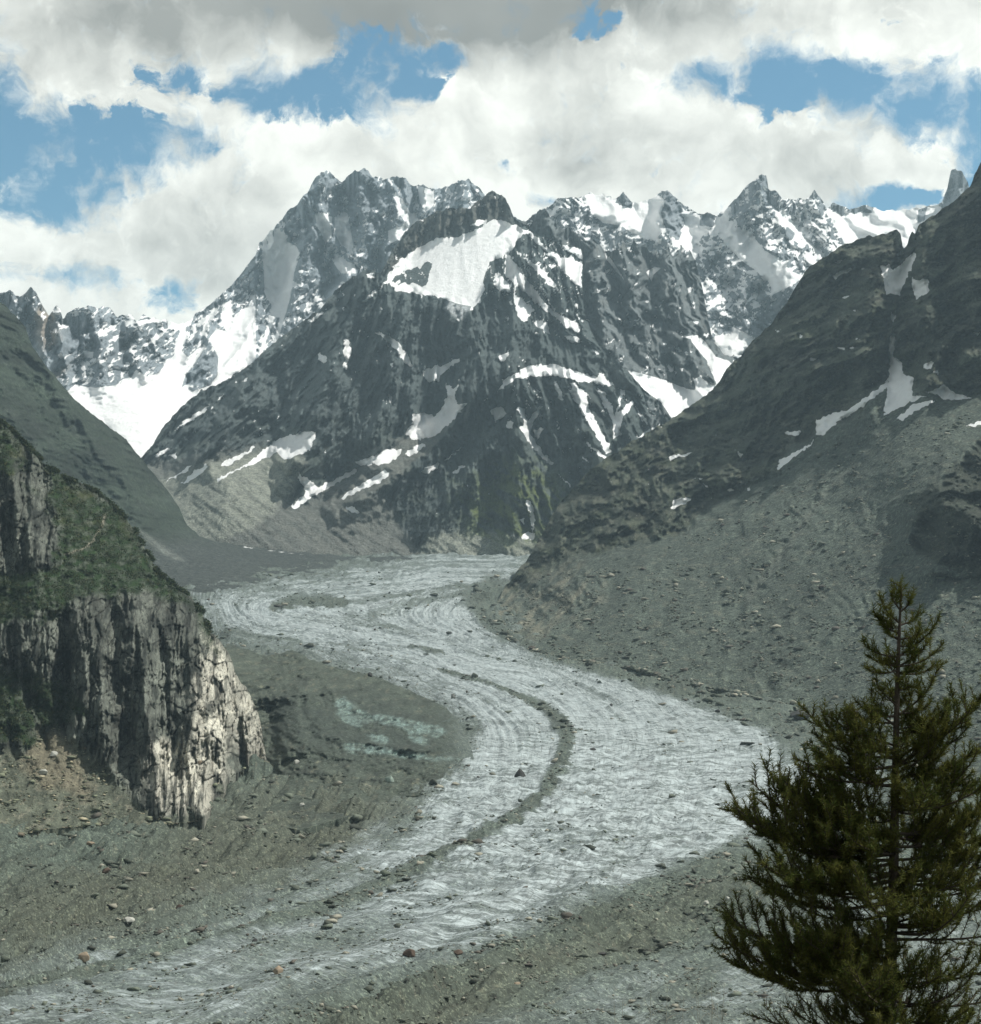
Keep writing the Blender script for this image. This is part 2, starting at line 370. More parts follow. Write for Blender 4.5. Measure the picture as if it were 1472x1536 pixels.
def sheet(name, top, bot, ctrl, x0, x1, relief, paint, mat, d=1.8, jag=(2.0, 14.0), base_skirt=60, back=0.8, label=None, seed=1):
    """A mountain side: its crest line and its foot are traced, each point between gets its own distance; relief carves it; the far side falls away behind the crest."""
    xs = np.arange(x0, x1 + d, d)
    tx, ty = zip(*top); bx, by = zip(*bot)
    T = np.interp(xs, tx, ty); B = np.interp(xs, bx, by)
    if jag[0]:
        j = fbm(xs / jag[1], xs * 0, 4, 0.6, seed + 50) * jag[0] + np.minimum(0, -ridged(xs / (jag[1] * 1.7), xs * 0, 4, 0.6, seed + 60) + 0.7) * jag[0] * 0.9
        T = T + j
    B = np.maximum(B, T + 0.5)
    rows_y = np.arange(np.max(B), np.min(T) - d, -d)[:, None]
    nr = len(rows_y); s = None
    PX = np.broadcast_to(xs, (nr, len(xs))).astype(np.float32)
    PY = np.clip(rows_y, T, B).astype(np.float32)
    c = [(a, b, ground_depth(b) if y is None else y) for a, b, y in ctrl]
    Y0 = rbf(c, PX, PY)
    Y0 = np.clip(Y0, min(v[2] for v in c) * 0.93, max(v[2] for v in c) * 1.07)
    U = (PX - CX) / FPX * Y0; V = (HZ - PY) / FPX * Y0
    Y = Y0 + relief(PX, PY, U, V, s)
    P = np.stack([(PX - CX) / FPX * Y, Y, (HZ - PY) / FPX * Y], -1).astype(np.float32)
    N = grid_normals(P)
    col, snow = paint(PX, PY, U, V, N, s)
    col = np.broadcast_to(col, (nr, len(xs), 3)); 
    # foot: carried on below the valley floor; far side: falls away behind the crest
    foot = P[:1].copy(); foot[..., 2] -= base_skirt; foot[..., 1] -= base_skirt * 0.3
    H = float(np.median(P[-1, :, 2] - P[0, :, 2]))
    rows = [foot, P]; ct = [col[:1], col]; st = [snow[:1] * 0, snow]
    yt = P[-1, :, 1]; zt = P[-1, :, 2]
    w = max(H, 150)
    for k, f in enumerate((0.02, 0.05, 0.10, 0.18, 0.3, 0.45, 0.65, 0.9)):
        yb = yt + w * f * (1 + 0.25 * fbm(xs / 60, xs * 0 + k * .7, 2, .5, 3)); zb = zt - w * f * back - w * 0.03 * f * np.abs(fbm(xs / 20, xs * 0 + k, 3, .5, 4))
        rows.append(np.stack([P[-1, :, 0] * (yb / yt), yb, zb], -1)[None].astype(np.float32))
        ct.append(col[-1:]); st.append(snow[-1:] * 0.8)
    ob = grid_mesh(name, np.concatenate(rows), np.concatenate(ct), np.concatenate(st), mat, label=label)
    SURF[name] = dict(P=P, PX=PX, PY=PY, N=N, snow=snow)
    return ob
def tents(PX, PY, lines, seed=0, warp=8.0, wf=40.0):
    """ridges (amplitude > 0 comes nearer) and gullies along traced lines"""
    wx = PX + fbm(PX / wf, PY / wf, 3, 0.5, seed) * warp; wy = PY + fbm(PX / wf, PY / wf, 3, 0.5, seed + 9) * warp
    r = np.zeros(PX.shape, np.float32)
    for pts, width, amp in lines:
        dd = polydist(wx, wy, pts); t = np.clip(1 - dd / width, 0, 1)
        r -= amp * t ** 1.3
    return r
def mixc(a, b, f):
    return a * (1 - f[..., None]) + np.array(b, np.float32) * f[..., None]
# ------------------------------------------------------------------ the far range on the left: pinnacles, snow basin and the great north face
def far_left():
    top = [(-120, 430), (-60, 442), (0, 438), (8, 441), (15, 433), (24, 446), (31, 447), (38, 439), (47, 432), (54, 440), (60, 452), (66, 464), (73, 476), (79, 466), (85, 458), (91, 466), (95, 480), (101, 470), (115, 463),
           (135, 459), (150, 463), (165, 461), (175, 475), (195, 472), (205, 484), (215, 474), (230, 477), (246, 481), (262, 487), (285, 482), (300, 468), (330, 445), (350, 425), (375, 395), (384, 383), (390, 364),
           (410, 345), (430, 320), (446, 308), (462, 288), (471, 271), (480, 260), (490, 256), (500, 262), (513, 276), (526, 262), (540, 253), (552, 257), (560, 266), (580, 268), (592, 264), (605, 268),
           (620, 279), (640, 280), (652, 285), (668, 282), (685, 272), (703, 270), (718, 282), (728, 296), (745, 305), (780, 330), (850, 360)]
    bot = [(-120, 700), (240, 700), (420, 620), (560, 520), (700, 430), (850, 420)]
    ctrl = [(-100, 440, 9700), (0, 438, 9700), (150, 462, 9900), (270, 487, 10600), (350, 425, 11400), (490, 257, 11600), (590, 266, 11800), (700, 270, 11900), (800, 340, 12000),
            (-60, 690, 8900), (100, 600, 9000), (230, 690, 8000), (250, 560, 9600), (380, 540, 10200), (500, 500, 10800), (650, 420, 11200), (200, 620, 8700), (150, 570, 9300), (300, 590, 9500), (820, 420, 11500), (420, 620, 9800)]
    lines = [([(490, 257), (478, 330), (450, 420), (430, 520)], 40, 200), ([(383, 385), (386, 450), (384, 545)], 20, 150), ([(540, 255), (548, 340), (532, 420), (505, 480)], 40, 260),
             ([(592, 266), (600, 330), (590, 380)], 34, 200), ([(640, 282), (632, 330)], 22, 140), ([(470, 275), (440, 320), (395, 385), (340, 460), (285, 540)], 30, 150), ([(700, 270), (690, 310)], 30, 200),
             ([(415, 350), (410, 450), (398, 530)], 22, -50), ([(515, 280), (512, 340), (490, 440)], 24, -90), ([(625, 285), (615, 340)], 18, -160),
             ([(308, 570), (318, 520), (300, 590)], 22, 160), ([(50, 434), (62, 500), (75, 570)], 20, 220), ([(86, 460), (95, 540), (100, 585)], 18, 200), ([(20, 436), (30, 500)], 14, 120), ([(135, 462), (150, 520), (160, 575)], 34, 160),
             ([(210, 478), (205, 530), (215, 560)], 24, 160), ([(178, 480), (185, 540)], 14, -150), ([(245, 482), (240, 540)], 20, 100)]
    big = [R1((1160, 400), (1200, 370), (1250, 375), (1270, 420), (1310, 440), (1325, 470), (1300, 560), (1280, 680), (1250, 780), (1215, 890), (1205, 880), (1230, 790), (1235, 755), (1215, 755), (1180, 850), (1155, 930), (1140, 920), (1185, 780), (1200, 700), (1170, 650), (1165, 560), (1160, 480)),
           R1((1128, 640), (1132, 930), (1090, 980), (1010, 1020), (950, 1060), (920, 1065), (960, 1010), (965, 930), (940, 880), (920, 850), (960, 800), (1000, 820), (1040, 740), (1100, 700)),
           R1((290, 1085), (340, 1050), (420, 1065), (530, 1050), (545, 1025), (580, 1020), (600, 985), (650, 1015), (700, 1000), (730, 960), (770, 920), (775, 870), (800, 800), (830, 770), (805, 900), (830, 930), (900, 870), (910, 880), (860, 960), (820, 1010), (805, 1060), (850, 1080), (940, 1050), (980, 1030), (900, 1120), (760, 1260), (700, 1420), (560, 1420), (480, 1250), (380, 1170)),
           R1((285, 760), (300, 740), (370, 718), (350, 735), (305, 760)), R1((700, 757), (770, 765), (860, 755), (835, 790), (790, 810), (740, 780)),
           R2((215, 300), (250, 290), (290, 310), (285, 360), (290, 400), (260, 430), (240, 380), (220, 350)), R2((300, 310), (350, 300), (370, 350), (385, 450), (330, 440), (300, 380)),
           R2((535, 370), (600, 350), (620, 300), (660, 290), (670, 330), (620, 370), (570, 430), (540, 420)), R2((560, 205), (600, 230), (640, 300), (610, 330), (575, 280)),
           R2((668, 172), (740, 190), (740, 260), (700, 290), (675, 240)), R2((300, 480), (390, 520), (395, 560), (330, 560), (300, 520)), R2((0, 370), (60, 360), (60, 400), (10, 430)),
           R1((985, 690), (1020, 680), (1030, 760), (1000, 810), (980, 780)), R1((370, 900), (415, 905), (410, 935), (375, 930)), R1((120, 780), (135, 790), (125, 840), (110, 800))]
    smooth = {}
    def relief(PX, PY, U, V, s):
        sn = field(PX, PY, big, 5); smooth['s'] = sn
        r = tents(PX, PY, lines, 3, 9, 30) * 1.3
        wu = U + fbm(U / 300, V / 300, 3, .5, 21) * 90
        n = rsoft(wu / 300, V / 1100, sn, 7, 0.58, 11) * -210 + fbm(U / 90, V / 160, 6, 0.64, 14) * 60 * (1 - .85 * sn)
        fl = rsoft(wu / 120, V / 700, sn, 4, 0.5, 33) * -55 * (1 - .5 * sn)
        basin = field(PX, PY, [big[2]], 12)
        ser = (ridged(U / 200 + V / 90, V / 60, 5, 0.6, 8) - .9) * -34
        return r * (1 - .3 * sn) + (n + fl + rsoft(wu / 44, V / 110, sn, 5, .62, 172) * -26 * (1 - .9 * sn)) * (1 - basin) + basin * ser * 0.5
    def paint(PX, PY, U, V, N, s):
        g = fbm(U / 260, V / 420, 4, 0.5, 5)
        c = np.array([0.265, 0.305, 0.335], np.float32) * (1 + 0.28 * g)[..., None]  # part of the blue distance haze is put into this rock colour
        brown = field(PX, PY, [[(35, 430), (60, 440), (92, 455), (100, 580), (72, 570), (60, 520), (42, 480)]], 12) * sstep(fbm(U / 120, V / 200, 3, .5, 17), -.3, .5)
        c = mixc(c, (0.33, 0.275, 0.215), brown * 0.85)
        snow = smooth['s'].copy()
        spk = N[..., 2] * 0.9 + fbm(U / 38, V / 95, 6, 0.68, 41) * 0.42 + fbm(U / 260, V / 330, 3, 0.5, 44) * 0.30
        wt = np.where(PX < 260, 0.03, 0.0) + 0.06 * field(PX, PY, [[(380, 380), (560, 260), (740, 290), (650, 430), (500, 500), (300, 560), (270, 500)]], 20)
        snow = np.maximum(snow, np.clip(0.5 + (spk + wt - 0.78) * 2.0, 0, 1) * 0.95)
        basin = field(PX, PY, [big[2]], 6)
        slit = sstep(fbm(U / 70, V / 22, 4, .6, 77), 0.30, 0.55) * sstep(PY, 585, 610)
        snow = snow * (1 - basin * slit * 0.10)
        return c, snow
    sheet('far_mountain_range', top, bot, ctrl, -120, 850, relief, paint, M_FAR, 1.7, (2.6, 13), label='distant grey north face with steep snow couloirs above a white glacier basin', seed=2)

# ------------------------------------------------------------------ the far range on the right
def far_right():
    top = [(760, 345), (790, 330), (830, 306), (836, 300), (850, 298), (870, 297), (885, 291), (905, 292), (925, 298), (935, 291), (943, 300), (955, 305), (975, 300), (993, 288), (1002, 286), (1010, 295), (1020, 305),
           (1035, 315), (1047, 322), (1060, 318), (1075, 325), (1090, 312), (1105, 296), (1125, 275), (1138, 264), (1150, 265), (1153, 284), (1165, 288), (1175, 298), (1190, 300), (1212, 297), (1222, 285), (1232, 300),
           (1240, 314), (1248, 307), (1262, 310), (1275, 315), (1290, 312), (1300, 308), (1320, 315), (1345, 316), (1372, 313), (1385, 313), (1400, 308), (1413, 304), (1421, 284), (1426, 260), (1431, 256), (1443, 257), (1452, 274),
           (1457, 292), (1470, 302), (1560, 330)]
    bot = [(760, 560), (1100, 600), (1250, 560), (1560, 420)]
    ctrl = [(760, 345, 11000), (850, 298, 11000), (1000, 286, 11000), (1075, 325, 10800), (1145, 264, 10300), (1225, 285, 10500), (1300, 310, 11200), (1400, 308, 11000), (1437, 256, 10800), (1550, 330, 10800),
            (760, 550, 9700), (900, 450, 9900), (1000, 400, 10200), (1100, 500, 9500), (1080, 590, 9000), (1200, 440, 9500), (1200, 560, 9200), (1350, 350, 10500), (1500, 420, 10000), (1140, 400, 9850)]
    lines = [([(1145, 265), (1130, 320), (1160, 400), (1200, 470)], 50, 260), ([(1145, 265), (1100, 330), (1060, 400), (1050, 480)], 40, 240), ([(1222, 286), (1230, 350), (1250, 400)], 36, 200), ([(1150, 300), (1200, 340), (1240, 400)], 26, -160),
             ([(1000, 288), (1008, 340), (1000, 380)], 28, 180), ([(935, 293), (940, 340)], 24, 140), ([(850, 300), (860, 350)], 30, 140), ([(1437, 258), (1437, 330)], 24, 160), ([(1095, 320), (1150, 390), (1190, 450)], 18, -90),
             ([(1030, 330), (1040, 370)], 26, -160), ([(1070, 330), (1065, 350)], 16, 80)]
    big = [R3((180, 160), (210, 150), (260, 160), (285, 180), (330, 190), (350, 165), (400, 165), (430, 170), (440, 260), (400, 310), (370, 300), (320, 280), (290, 260), (230, 250), (190, 220)),
           R3((480, 180), (500, 210), (540, 220), (570, 250), (560, 290), (540, 320), (520, 355), (490, 330), (460, 330), (455, 310), (480, 290), (500, 250), (490, 210)),
           R3((640, 195), (658, 198), (640, 250), (600, 290), (575, 310), (590, 270)),
           R3((610, 280), (670, 265), (720, 290), (760, 340), (810, 370), (850, 410), (890, 425), (860, 450), (790, 485), (770, 440), (720, 400), (680, 370), (640, 330)),
           R3((790, 190), (830, 220), (895, 290), (870, 292), (800, 232)),
           R3((960, 195), (1010, 225), (1060, 212), (1100, 215), (1160, 205), (1230, 203), (1300, 200), (1345, 185), (1350, 215), (1290, 250), (1260, 270), (1240, 340), (1215, 340), (1205, 275), (1130, 295), (1030, 330), (990, 260)),
           R3((600, 620), (650, 620), (655, 590), (720, 625), (735, 640), (690, 660), (670, 710), (640, 760), (600, 760), (590, 640))]
    rock = [[(1246, 303), (1264, 306), (1264, 318), (1250, 318)], [(1288, 309), (1312, 311), (1308, 318), (1292, 318)], [(1378, 316), (1390, 312), (1388, 330), (1376, 336)], [(1416, 295), (1428, 250), (1450, 250), (1458, 300), (1440, 320), (1412, 325)],
            [(930, 285), (943, 290), (948, 312), (934, 312)], [(994, 284), (1012, 290), (1025, 330), (1018, 360), (1000, 350), (992, 320), (1000, 300)], [(1052, 318), (1075, 322), (1068, 340), (1050, 338)]]
    st = {}
    def relief(PX, PY, U, V, s):
        sn = field(PX, PY, big, 5) * (1 - field(PX, PY, rock, 2)); st['s'] = sn
        wu = U + fbm(U / 280, V / 280, 3, .5, 24) * 90
        n = rsoft(wu / 300, V / 620, sn, 6, 0.55, 12) * -180 + fbm(U / 80, V / 120, 5, 0.6, 15) * 60 * (1 - .85 * sn)
        return tents(PX, PY, lines, 5, 8, 28) + n + rsoft(wu / 44, V / 90, sn, 5, .62, 173) * -26 * (1 - .9 * sn)
    def paint(PX, PY, U, V, N, s):
        c = np.array([0.225, 0.255, 0.278], np.float32) * (1 + 0.28 * fbm(U / 230, V / 330, 4, 0.5, 6))[..., None]  # rock tone with some of the bluish haze painted in
        spk = N[..., 2] * 0.9 + fbm(U / 38, V / 90, 6, 0.68, 42) * 0.42 + fbm(U / 260, V / 330, 3, 0.5, 45) * 0.25
        wt = 0.15 * sstep(PY, 420, 340) - 0.18 * sstep(PY, 420, 500) + 0.08 * (PX > 1050)
        snow = np.maximum(st['s'], np.clip(0.5 + (spk + wt - 0.68) * 2.0, 0, 1) * 0.95)
        snow = snow * (1 - 0.8 * field(PX, PY, rock, 2))
        return c, snow
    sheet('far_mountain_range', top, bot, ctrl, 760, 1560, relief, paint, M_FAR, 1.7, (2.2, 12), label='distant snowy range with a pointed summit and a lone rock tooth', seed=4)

# ------------------------------------------------------------------ the spiky rock ridge behind the middle mountain
def rock_ridge():
    top = [(740, 350), (785, 335), (800, 322), (812, 316), (818, 313), (828, 330), (840, 343), (858, 343), (868, 356), (880, 364), (890, 360), (905, 374), (916, 379), (928, 374), (936, 364), (944, 378), (951, 360), (958, 374), (968, 366), (976, 381),
           (985, 372), (992, 384), (1003, 372), (1009, 388), (1016, 376), (1022, 366), (1027, 384), (1036, 378), (1044, 394), (1052, 424), (1058, 455), (1063, 485), (1070, 512), (1082, 528), (1094, 536), (1120, 530), (1180, 520)]
    bot = [(740, 680), (1180, 680)]
    ctrl = [(740, 350, 9200), (818, 313, 9100), (900, 370, 9000), (980, 380, 9100), (1040, 390, 9200), (1060, 470, 8800), (1160, 530, 8400), (740, 680, 7700), (870, 550, 8200), (960, 560, 7900), (1060, 620, 7500), (1160, 680, 7200), (1000, 500, 8400), (950, 640, 7500)]
    lines = [([(880, 365), (890, 440), (910, 520), (930, 560)], 34, 220), ([(935, 366), (950, 440), (975, 530)], 30, 200), ([(1000, 374), (1010, 450), (1040, 540), (1068, 578)], 34, 240), ([(912, 380), (930, 450), (950, 540)], 18, -160),
             ([(975, 385), (985, 450), (1010, 545)], 18, -160), ([(1036, 500), (1040, 520), (1045, 540)], 10, 60), ([(818, 315), (840, 370)], 26, 140)]
    big = [R3((315, 735), (360, 745), (430, 765), (500, 795), (535, 800), (528, 765), (545, 755), (590, 785), (602, 780), (570, 700), (550, 680), (520, 640), (518, 632), (488, 625), (540, 618), (565, 640), (600, 690), (645, 705), (700, 760), (620, 900), (460, 900), (420, 840), (350, 790)),
           R3((370, 410), (400, 395), (420, 400), (395, 420), (390, 445)), R3((525, 570), (545, 575), (540, 585), (528, 580)), R3((230, 330), (290, 420), (300, 440), (240, 370)), R3((75, 320), (165, 335), (160, 345), (100, 340)),
           R3((445, 730), (460, 730), (455, 742)), R3((480, 727), (495, 727), (490, 742)), R3((655, 690), (700, 650), (730, 640), (700, 700))]
    st = {}
    def relief(PX, PY, U, V, s):
        sn = field(PX, PY, big, 4); st['s'] = sn
        wu = U + fbm(U / 220, V / 220, 3, .5, 26) * 60
        n = rsoft(wu / 170, V / 900, sn, 7, 0.58, 13) * -190 * (1 - .5 * sn) + fbm(U / 70, V / 160, 5, 0.6, 16) * 45 * (1 - .85 * sn)
        return tents(PX, PY, lines, 7, 8, 26) + n + rsoft(wu / 34, V / 120, sn, 5, .62, 174) * -24 * (1 - .9 * sn)
    def paint(PX, PY, U, V, N, s):
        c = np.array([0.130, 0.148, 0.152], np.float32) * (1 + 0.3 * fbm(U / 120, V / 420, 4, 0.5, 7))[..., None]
        c = mixc(c, (0.150, 0.156, 0.148), sstep(fbm(U / 40, V / 120, 6, .66, 70), 0.1, 1.0) * 0.5)
        spk = N[..., 2] * 0.8 + fbm(U / 45, V / 60, 4, 0.6, 43) * 0.45
        snow = np.maximum(st['s'], np.clip(0.5 + (spk - 0.86) * 1.6, 0, 1) * 0.9)
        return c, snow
    sheet('rock_ridge', top, bot, ctrl, 740, 1180, relief, paint, M_RIDGE, 1.7, (3.0, 10), label='grey ridge of rock spires behind the middle mountain', seed=6)

# ------------------------------------------------------------------ the middle mountain with its hanging snowfield
def middle_mountain():
    top = [(60, 760), (150, 720), (215, 684), (232, 664), (245, 640), (262, 622), (285, 600), (300, 588), (330, 575), (360, 559), (380, 545), (395, 530), (420, 510), (450, 485), (480, 464), (500, 440), (520, 424), (545, 407),
           (560, 404), (570, 411), (578, 399), (590, 374), (605, 354), (620, 337), (650, 320), (680, 313), (705, 312), (720, 302), (730, 293), (737, 288), (745, 292), (758, 297), (765, 310), (770, 327), (780, 334), (800, 350),
           (820, 361), (850, 367), (872, 373), (876, 400), (873, 440), (879, 480), (895, 512), (915, 535), (940, 556), (960, 578), (985, 605), (1008, 632), (1060, 690), (1160, 780)]
    bot = [(60, 850), (300, 850), (1160, 850)]
    ctrl = [(60, 850, 6500), (300, 845, 6500), (560, 845, 6560), (800, 845, 6560), (1000, 850, 6600), (1150, 850, 6600), (215, 684, 7900), (300, 588, 8300), (400, 530, 8500), (500, 440, 8600), (590, 374, 8700), (740, 290, 8800), (872, 373, 8600),
            (880, 480, 8200), (1008, 632, 7500), (1150, 780, 7000), (440, 600, 7900), (400, 660, 7500), (450, 700, 7200), (560, 640, 7350), (640, 460, 8050), (690, 470, 8000), (750, 350, 8450), (600, 420, 8350), (620, 650, 7500), (700, 600, 7500), (780, 560, 7500),
            (860, 550, 7600), (780, 700, 7000), (740, 760, 6800), (900, 700, 7000), (560, 760, 6900), (330, 720, 7000)]
    lines = [([(790, 380), (810, 420), (840, 460), (885, 510)], 34, 110), ([(560, 405), (520, 470), (500, 540), (470, 640), (450, 690)], 60, 260), ([(480, 470), (430, 540), (380, 600), (300, 680)], 46, 170),
             ([(395, 530), (380, 580), (330, 640)], 30, 120), ([(600, 470), (590, 530), (600, 600), (560, 680)], 48, 220), ([(690, 475), (720, 530), (700, 600)], 30, 100), ([(770, 500), (740, 560), (690, 620), (620, 700), (530, 760)], 52, 190),
             ([(770, 560), (785, 640), (790, 720), (770, 800)], 46, 160), ([(850, 555), (880, 620), (900, 700)], 40, 150), ([(940, 560), (930, 640), (900, 700)], 40, 130), ([(800, 560), (720, 690), (640, 780)], 34, 110), ([(750, 420), (785, 475), (830, 530)], 22, 60),
             ([(500, 440), (545, 500), (530, 560)], 24, -110), ([(640, 560), (660, 600), (620, 650), (540, 700), (440, 760)], 30, -80), ([(410, 560), (420, 620), (400, 680)], 26, -110), ([(640, 480), (650, 530), (680, 560)], 26, -100),
             ([(820, 570), (850, 650), (865, 720)], 18, -80), ([(780, 590), (800, 650), (830, 700)], 18, -80), ([(880, 560), (915, 640), (925, 690)], 18, -80), ([(790, 700), (795, 800)], 14, -60),
             ([(330, 580), (290, 640), (240, 700)], 24, -90), ([(700, 720), (660, 800)], 40, 80)]
    main = R2((500, 630), (540, 560), (600, 490), (680, 440), (745, 405), (850, 395), (930, 365), (985, 325), (1015, 318), (1060, 335), (1110, 350), (1160, 378), (1110, 405), (1100, 430), (1070, 470), (1010, 500), (990, 560), (960, 640), (940, 690), (880, 735), (850, 700), (800, 690), (770, 668), (740, 660), (690, 655), (640, 640), (570, 640), (540, 600))
    isl = [R2((550, 590), (600, 550), (680, 530), (705, 512), (735, 515), (720, 560), (715, 600), (690, 618), (640, 600), (580, 610)), R2((985, 510), (1010, 505), (990, 560), (965, 620), (955, 600))]
    big = [main,
           R2((1160, 375), (1200, 405), (1250, 455), (1300, 482), (1350, 490), (1395, 515), (1390, 625), (1355, 600), (1320, 560), (1270, 500), (1220, 450), (1170, 400)), R2((1280, 430), (1405, 450), (1395, 500), (1340, 470)),
           R2((1055, 470), (1100, 510), (1130, 560), (1160, 600), (1200, 650), (1240, 700), (1300, 740), (1380, 790), (1385, 822), (1330, 800), (1260, 745), (1200, 700), (1140, 640), (1090, 600), (1050, 560)),
           R2((1010, 560), (1060, 590), (1080, 640), (1040, 640), (1000, 610)), R2((1120, 480), (1200, 520), (1260, 590), (1290, 640), (1250, 610), (1180, 540)),
           R2((1088, 650), (1140, 680), (1180, 720), (1140, 777), (1110, 750)), R2((1180, 765), (1240, 780), (1252, 822), (1200, 800)), R2((1310, 835), (1380, 840), (1397, 865), (1340, 862)), R2((1425, 880), (1472, 910), (1460, 920)),
           R2((480, 818), (530, 826), (585, 868), (620, 915), (647, 972), (620, 962), (580, 905), (530, 858)), R2((690, 990), (740, 970), (800, 960), (845, 932), (848, 950), (800, 980), (770, 1010), (760, 1037), (720, 1037), (700, 1020)),
           R2((788, 1035), (820, 1072), (850, 1048), (828, 1110), (850, 1140), (892, 1130), (832, 1200), (742, 1280), (690, 1292), (640, 1297), (608, 1262), (648, 1230), (638, 1178), (690, 1173), (740, 1190), (788, 1130), (798, 1070)),
           R2((1150, 968), (1260, 958), (1350, 988), (1490, 1020), (1490, 1050), (1380, 1037), (1280, 1012), (1180, 1014), (1100, 1024), (1035, 1072), (1008, 1095), (1055, 1030)),
           R2((1265, 1030), (1292, 1060), (1312, 1118), (1290, 1114), (1275, 1060)), R2((1335, 1035), (1412, 1088), (1424, 1150), (1468, 1245), (1440, 1232), (1398, 1150), (1368, 1100)),
           R2((1098, 1148), (1142, 1160), (1155, 1210), (1200, 1148), (1218, 1145), (1177, 1222), (1167, 1260), (1192, 1312), (1265, 1405), (1250, 1405), (1168, 1322), (1116, 1242), (1140, 1222)),
           R2((988, 1160), (1040, 1143), (1064, 1180), (1008, 1218)), R2((1063, 1210), (1092, 1215), (1084, 1250), (1060, 1240)), R2((1183, 1252), (1218, 1244), (1196, 1302)), R2((1410, 1308), (1480, 1350), (1480, 1372)),
           R2((340, 850), (370, 860), (375, 900), (350, 985), (335, 980), (345, 920)), R2((230, 905), (270, 935), (255, 960), (232, 940)), R2((545, 955), (560, 955), (555, 985)), R2((535, 1090), (560, 1098), (550, 1140), (540, 1120)),
           R2((1030, 925), (1080, 890), (1050, 950), (1030, 948)), R2((180, 770), (260, 715), (265, 722), (200, 775)), R2((310, 640), (345, 610), (330, 635)), R2((415, 690), (480, 630), (490, 630), (440, 685)), R2((440, 560), (480, 555), (480, 580), (450, 580)),
           R2((900, 345), (950, 318), (980, 322), (965, 338), (905, 352)), R2((660, 325), (690, 320), (690, 332)), R2((910, 262), (970, 255), (968, 265)),
           R2((1465, 1010), (1472, 1000), (1540, 1060), (1472, 1050)),
           R1((780, 1240), (830, 1200), (930, 1138), (900, 1172), (830, 1222), (770, 1258)), R1((960, 1120), (990, 1088), (975, 1117)), R1((1060, 1040), (1100, 1015), (1090, 1030)), R1((680, 1370), (720, 1338), (765, 1325), (700, 1372)), R1((1350, 780), (1420, 730), (1400, 760)),
           R4((730, 300), (800, 258), (845, 228), (832, 252), (760, 290), (735, 307)), R4((740, 190), (780, 175), (780, 195)), R4((800, 312), (850, 260), (912, 222), (916, 240), (870, 282), (810, 314)),
           R4((960, 290), (1040, 248), (1100, 218), (1180, 148), (1240, 108), (1330, 83), (1398, 83), (1372, 162), (1270, 205), (1240, 190), (1225, 165), (1200, 190), (1080, 238), (1000, 277), (960, 305)), R4((975, 225), (1000, 205), (1060, 185), (1120, 145), (1135, 140), (1110, 170), (1010, 232)),
           R4((1308, 250), (1350, 290), (1400, 322), (1472, 298), (1380, 362), (1290, 422), (1283, 412), (1352, 352), (1330, 290)),
           R5((130, 455), (180, 460), (220, 512), (280, 480), (390, 422), (402, 435), (300, 492), (200, 547), (120, 602), (108, 592), (172, 540), (165, 500)), R5((390, 392), (460, 368), (530, 338), (602, 333), (592, 362), (540, 397), (450, 407), (400, 402)),
           R5((608, 352), (690, 303), (702, 320), (640, 367)), R5((328, 552), (360, 520), (420, 488), (520, 428), (552, 435), (500, 482), (400, 522), (340, 558)), R5((680, 430), (760, 393), (752, 422), (690, 442)), R5((350, 590), (380, 583), (418, 622), (370, 615)),
           R5((788, 382), (830, 350), (902, 283), (882, 302), (800, 388)), R5((1145, 560), (1162, 555), (1177, 600), (1187, 640), (1180, 702), (1163, 640)), R5((1118, 645), (1140, 643), (1136, 670)), R5((1118, 727), (1160, 700), (1184, 705), (1178, 737)), R5((820, 435), (872, 398), (882, 408), (830, 442)),
           R6((208, 55), (232, 60), (252, 100), (270, 140), (288, 52), (302, 58), (277, 130), (328, 83), (334, 95), (292, 150), (287, 200), (262, 217), (264, 170), (240, 120)), R6((110, 48), (142, 60), (182, 110), (217, 180), (264, 262), (240, 262), (193, 180), (150, 110)),
           R6((328, 188), (350, 208), (410, 168), (422, 175), (372, 217), (350, 217)), R6((178, 228), (240, 273), (235, 286)), R6((0, 185), (32, 178), (10, 217)), R6((0, 222), (67, 295), (60, 303), (0, 245)), R6((73, 322), (127, 372), (120, 376)), R6((73, 33), (87, 60), (102, 76), (85, 77)), R6((342, 135), (355, 135), (380, 165), (370, 165))]
    scree = [[(215, 690), (285, 688), (400, 668), (470, 648), (452, 700), (440, 760), (500, 745), (580, 735), (600, 790), (650, 850), (280, 860), (240, 760)], [(470, 740), (600, 655), (690, 600), (700, 610), (620, 700), (540, 760)]]
    pale = [[(645, 802), (700, 796), (740, 800), (800, 806), (840, 812), (840, 860), (625, 860)], [(270, 755), (330, 735), (350, 770), (330, 808), (300, 808)], [(236, 722), (300, 700), (440, 664), (455, 690), (440, 740), (380, 790), (330, 812), (290, 808), (262, 775)]]  # paler scree; the first strip has its sunlight painted in as lighter ground
    grass = [[(705, 790), (692, 745), (735, 712), (770, 700), (800, 700), (842, 735), (860, 762), (810, 808), (745, 806)]]
    st = {}
    def relief(PX, PY, U, V, s):
        wx = PX + fbm(PX / 9, PY / 9, 3, .6, 61) * 2.6; wy = PY + fbm(PX / 9, PY / 9, 3, .6, 62) * 2.6
        sn = field(wx, wy, big, 2.6) * (1 - field(wx, wy, isl, 2.2)); st['s'] = sn
        sc = field(PX, PY, scree + pale, 9); st['c'] = sc
        wu = U + V * np.clip((PX - 700) / 500, -.35, .35) + fbm(U / 260, V / 400, 3, .5, 27) * 45
        n = rsoft(wu / 210, V / 560, np.maximum(sn, 0), 7, 0.60, 17) * -150 + fbm(U / 60, V / 160, 5, 0.5, 19) * 16 * (1 - .85 * sn)
        low = sstep(PY, 700, 790)
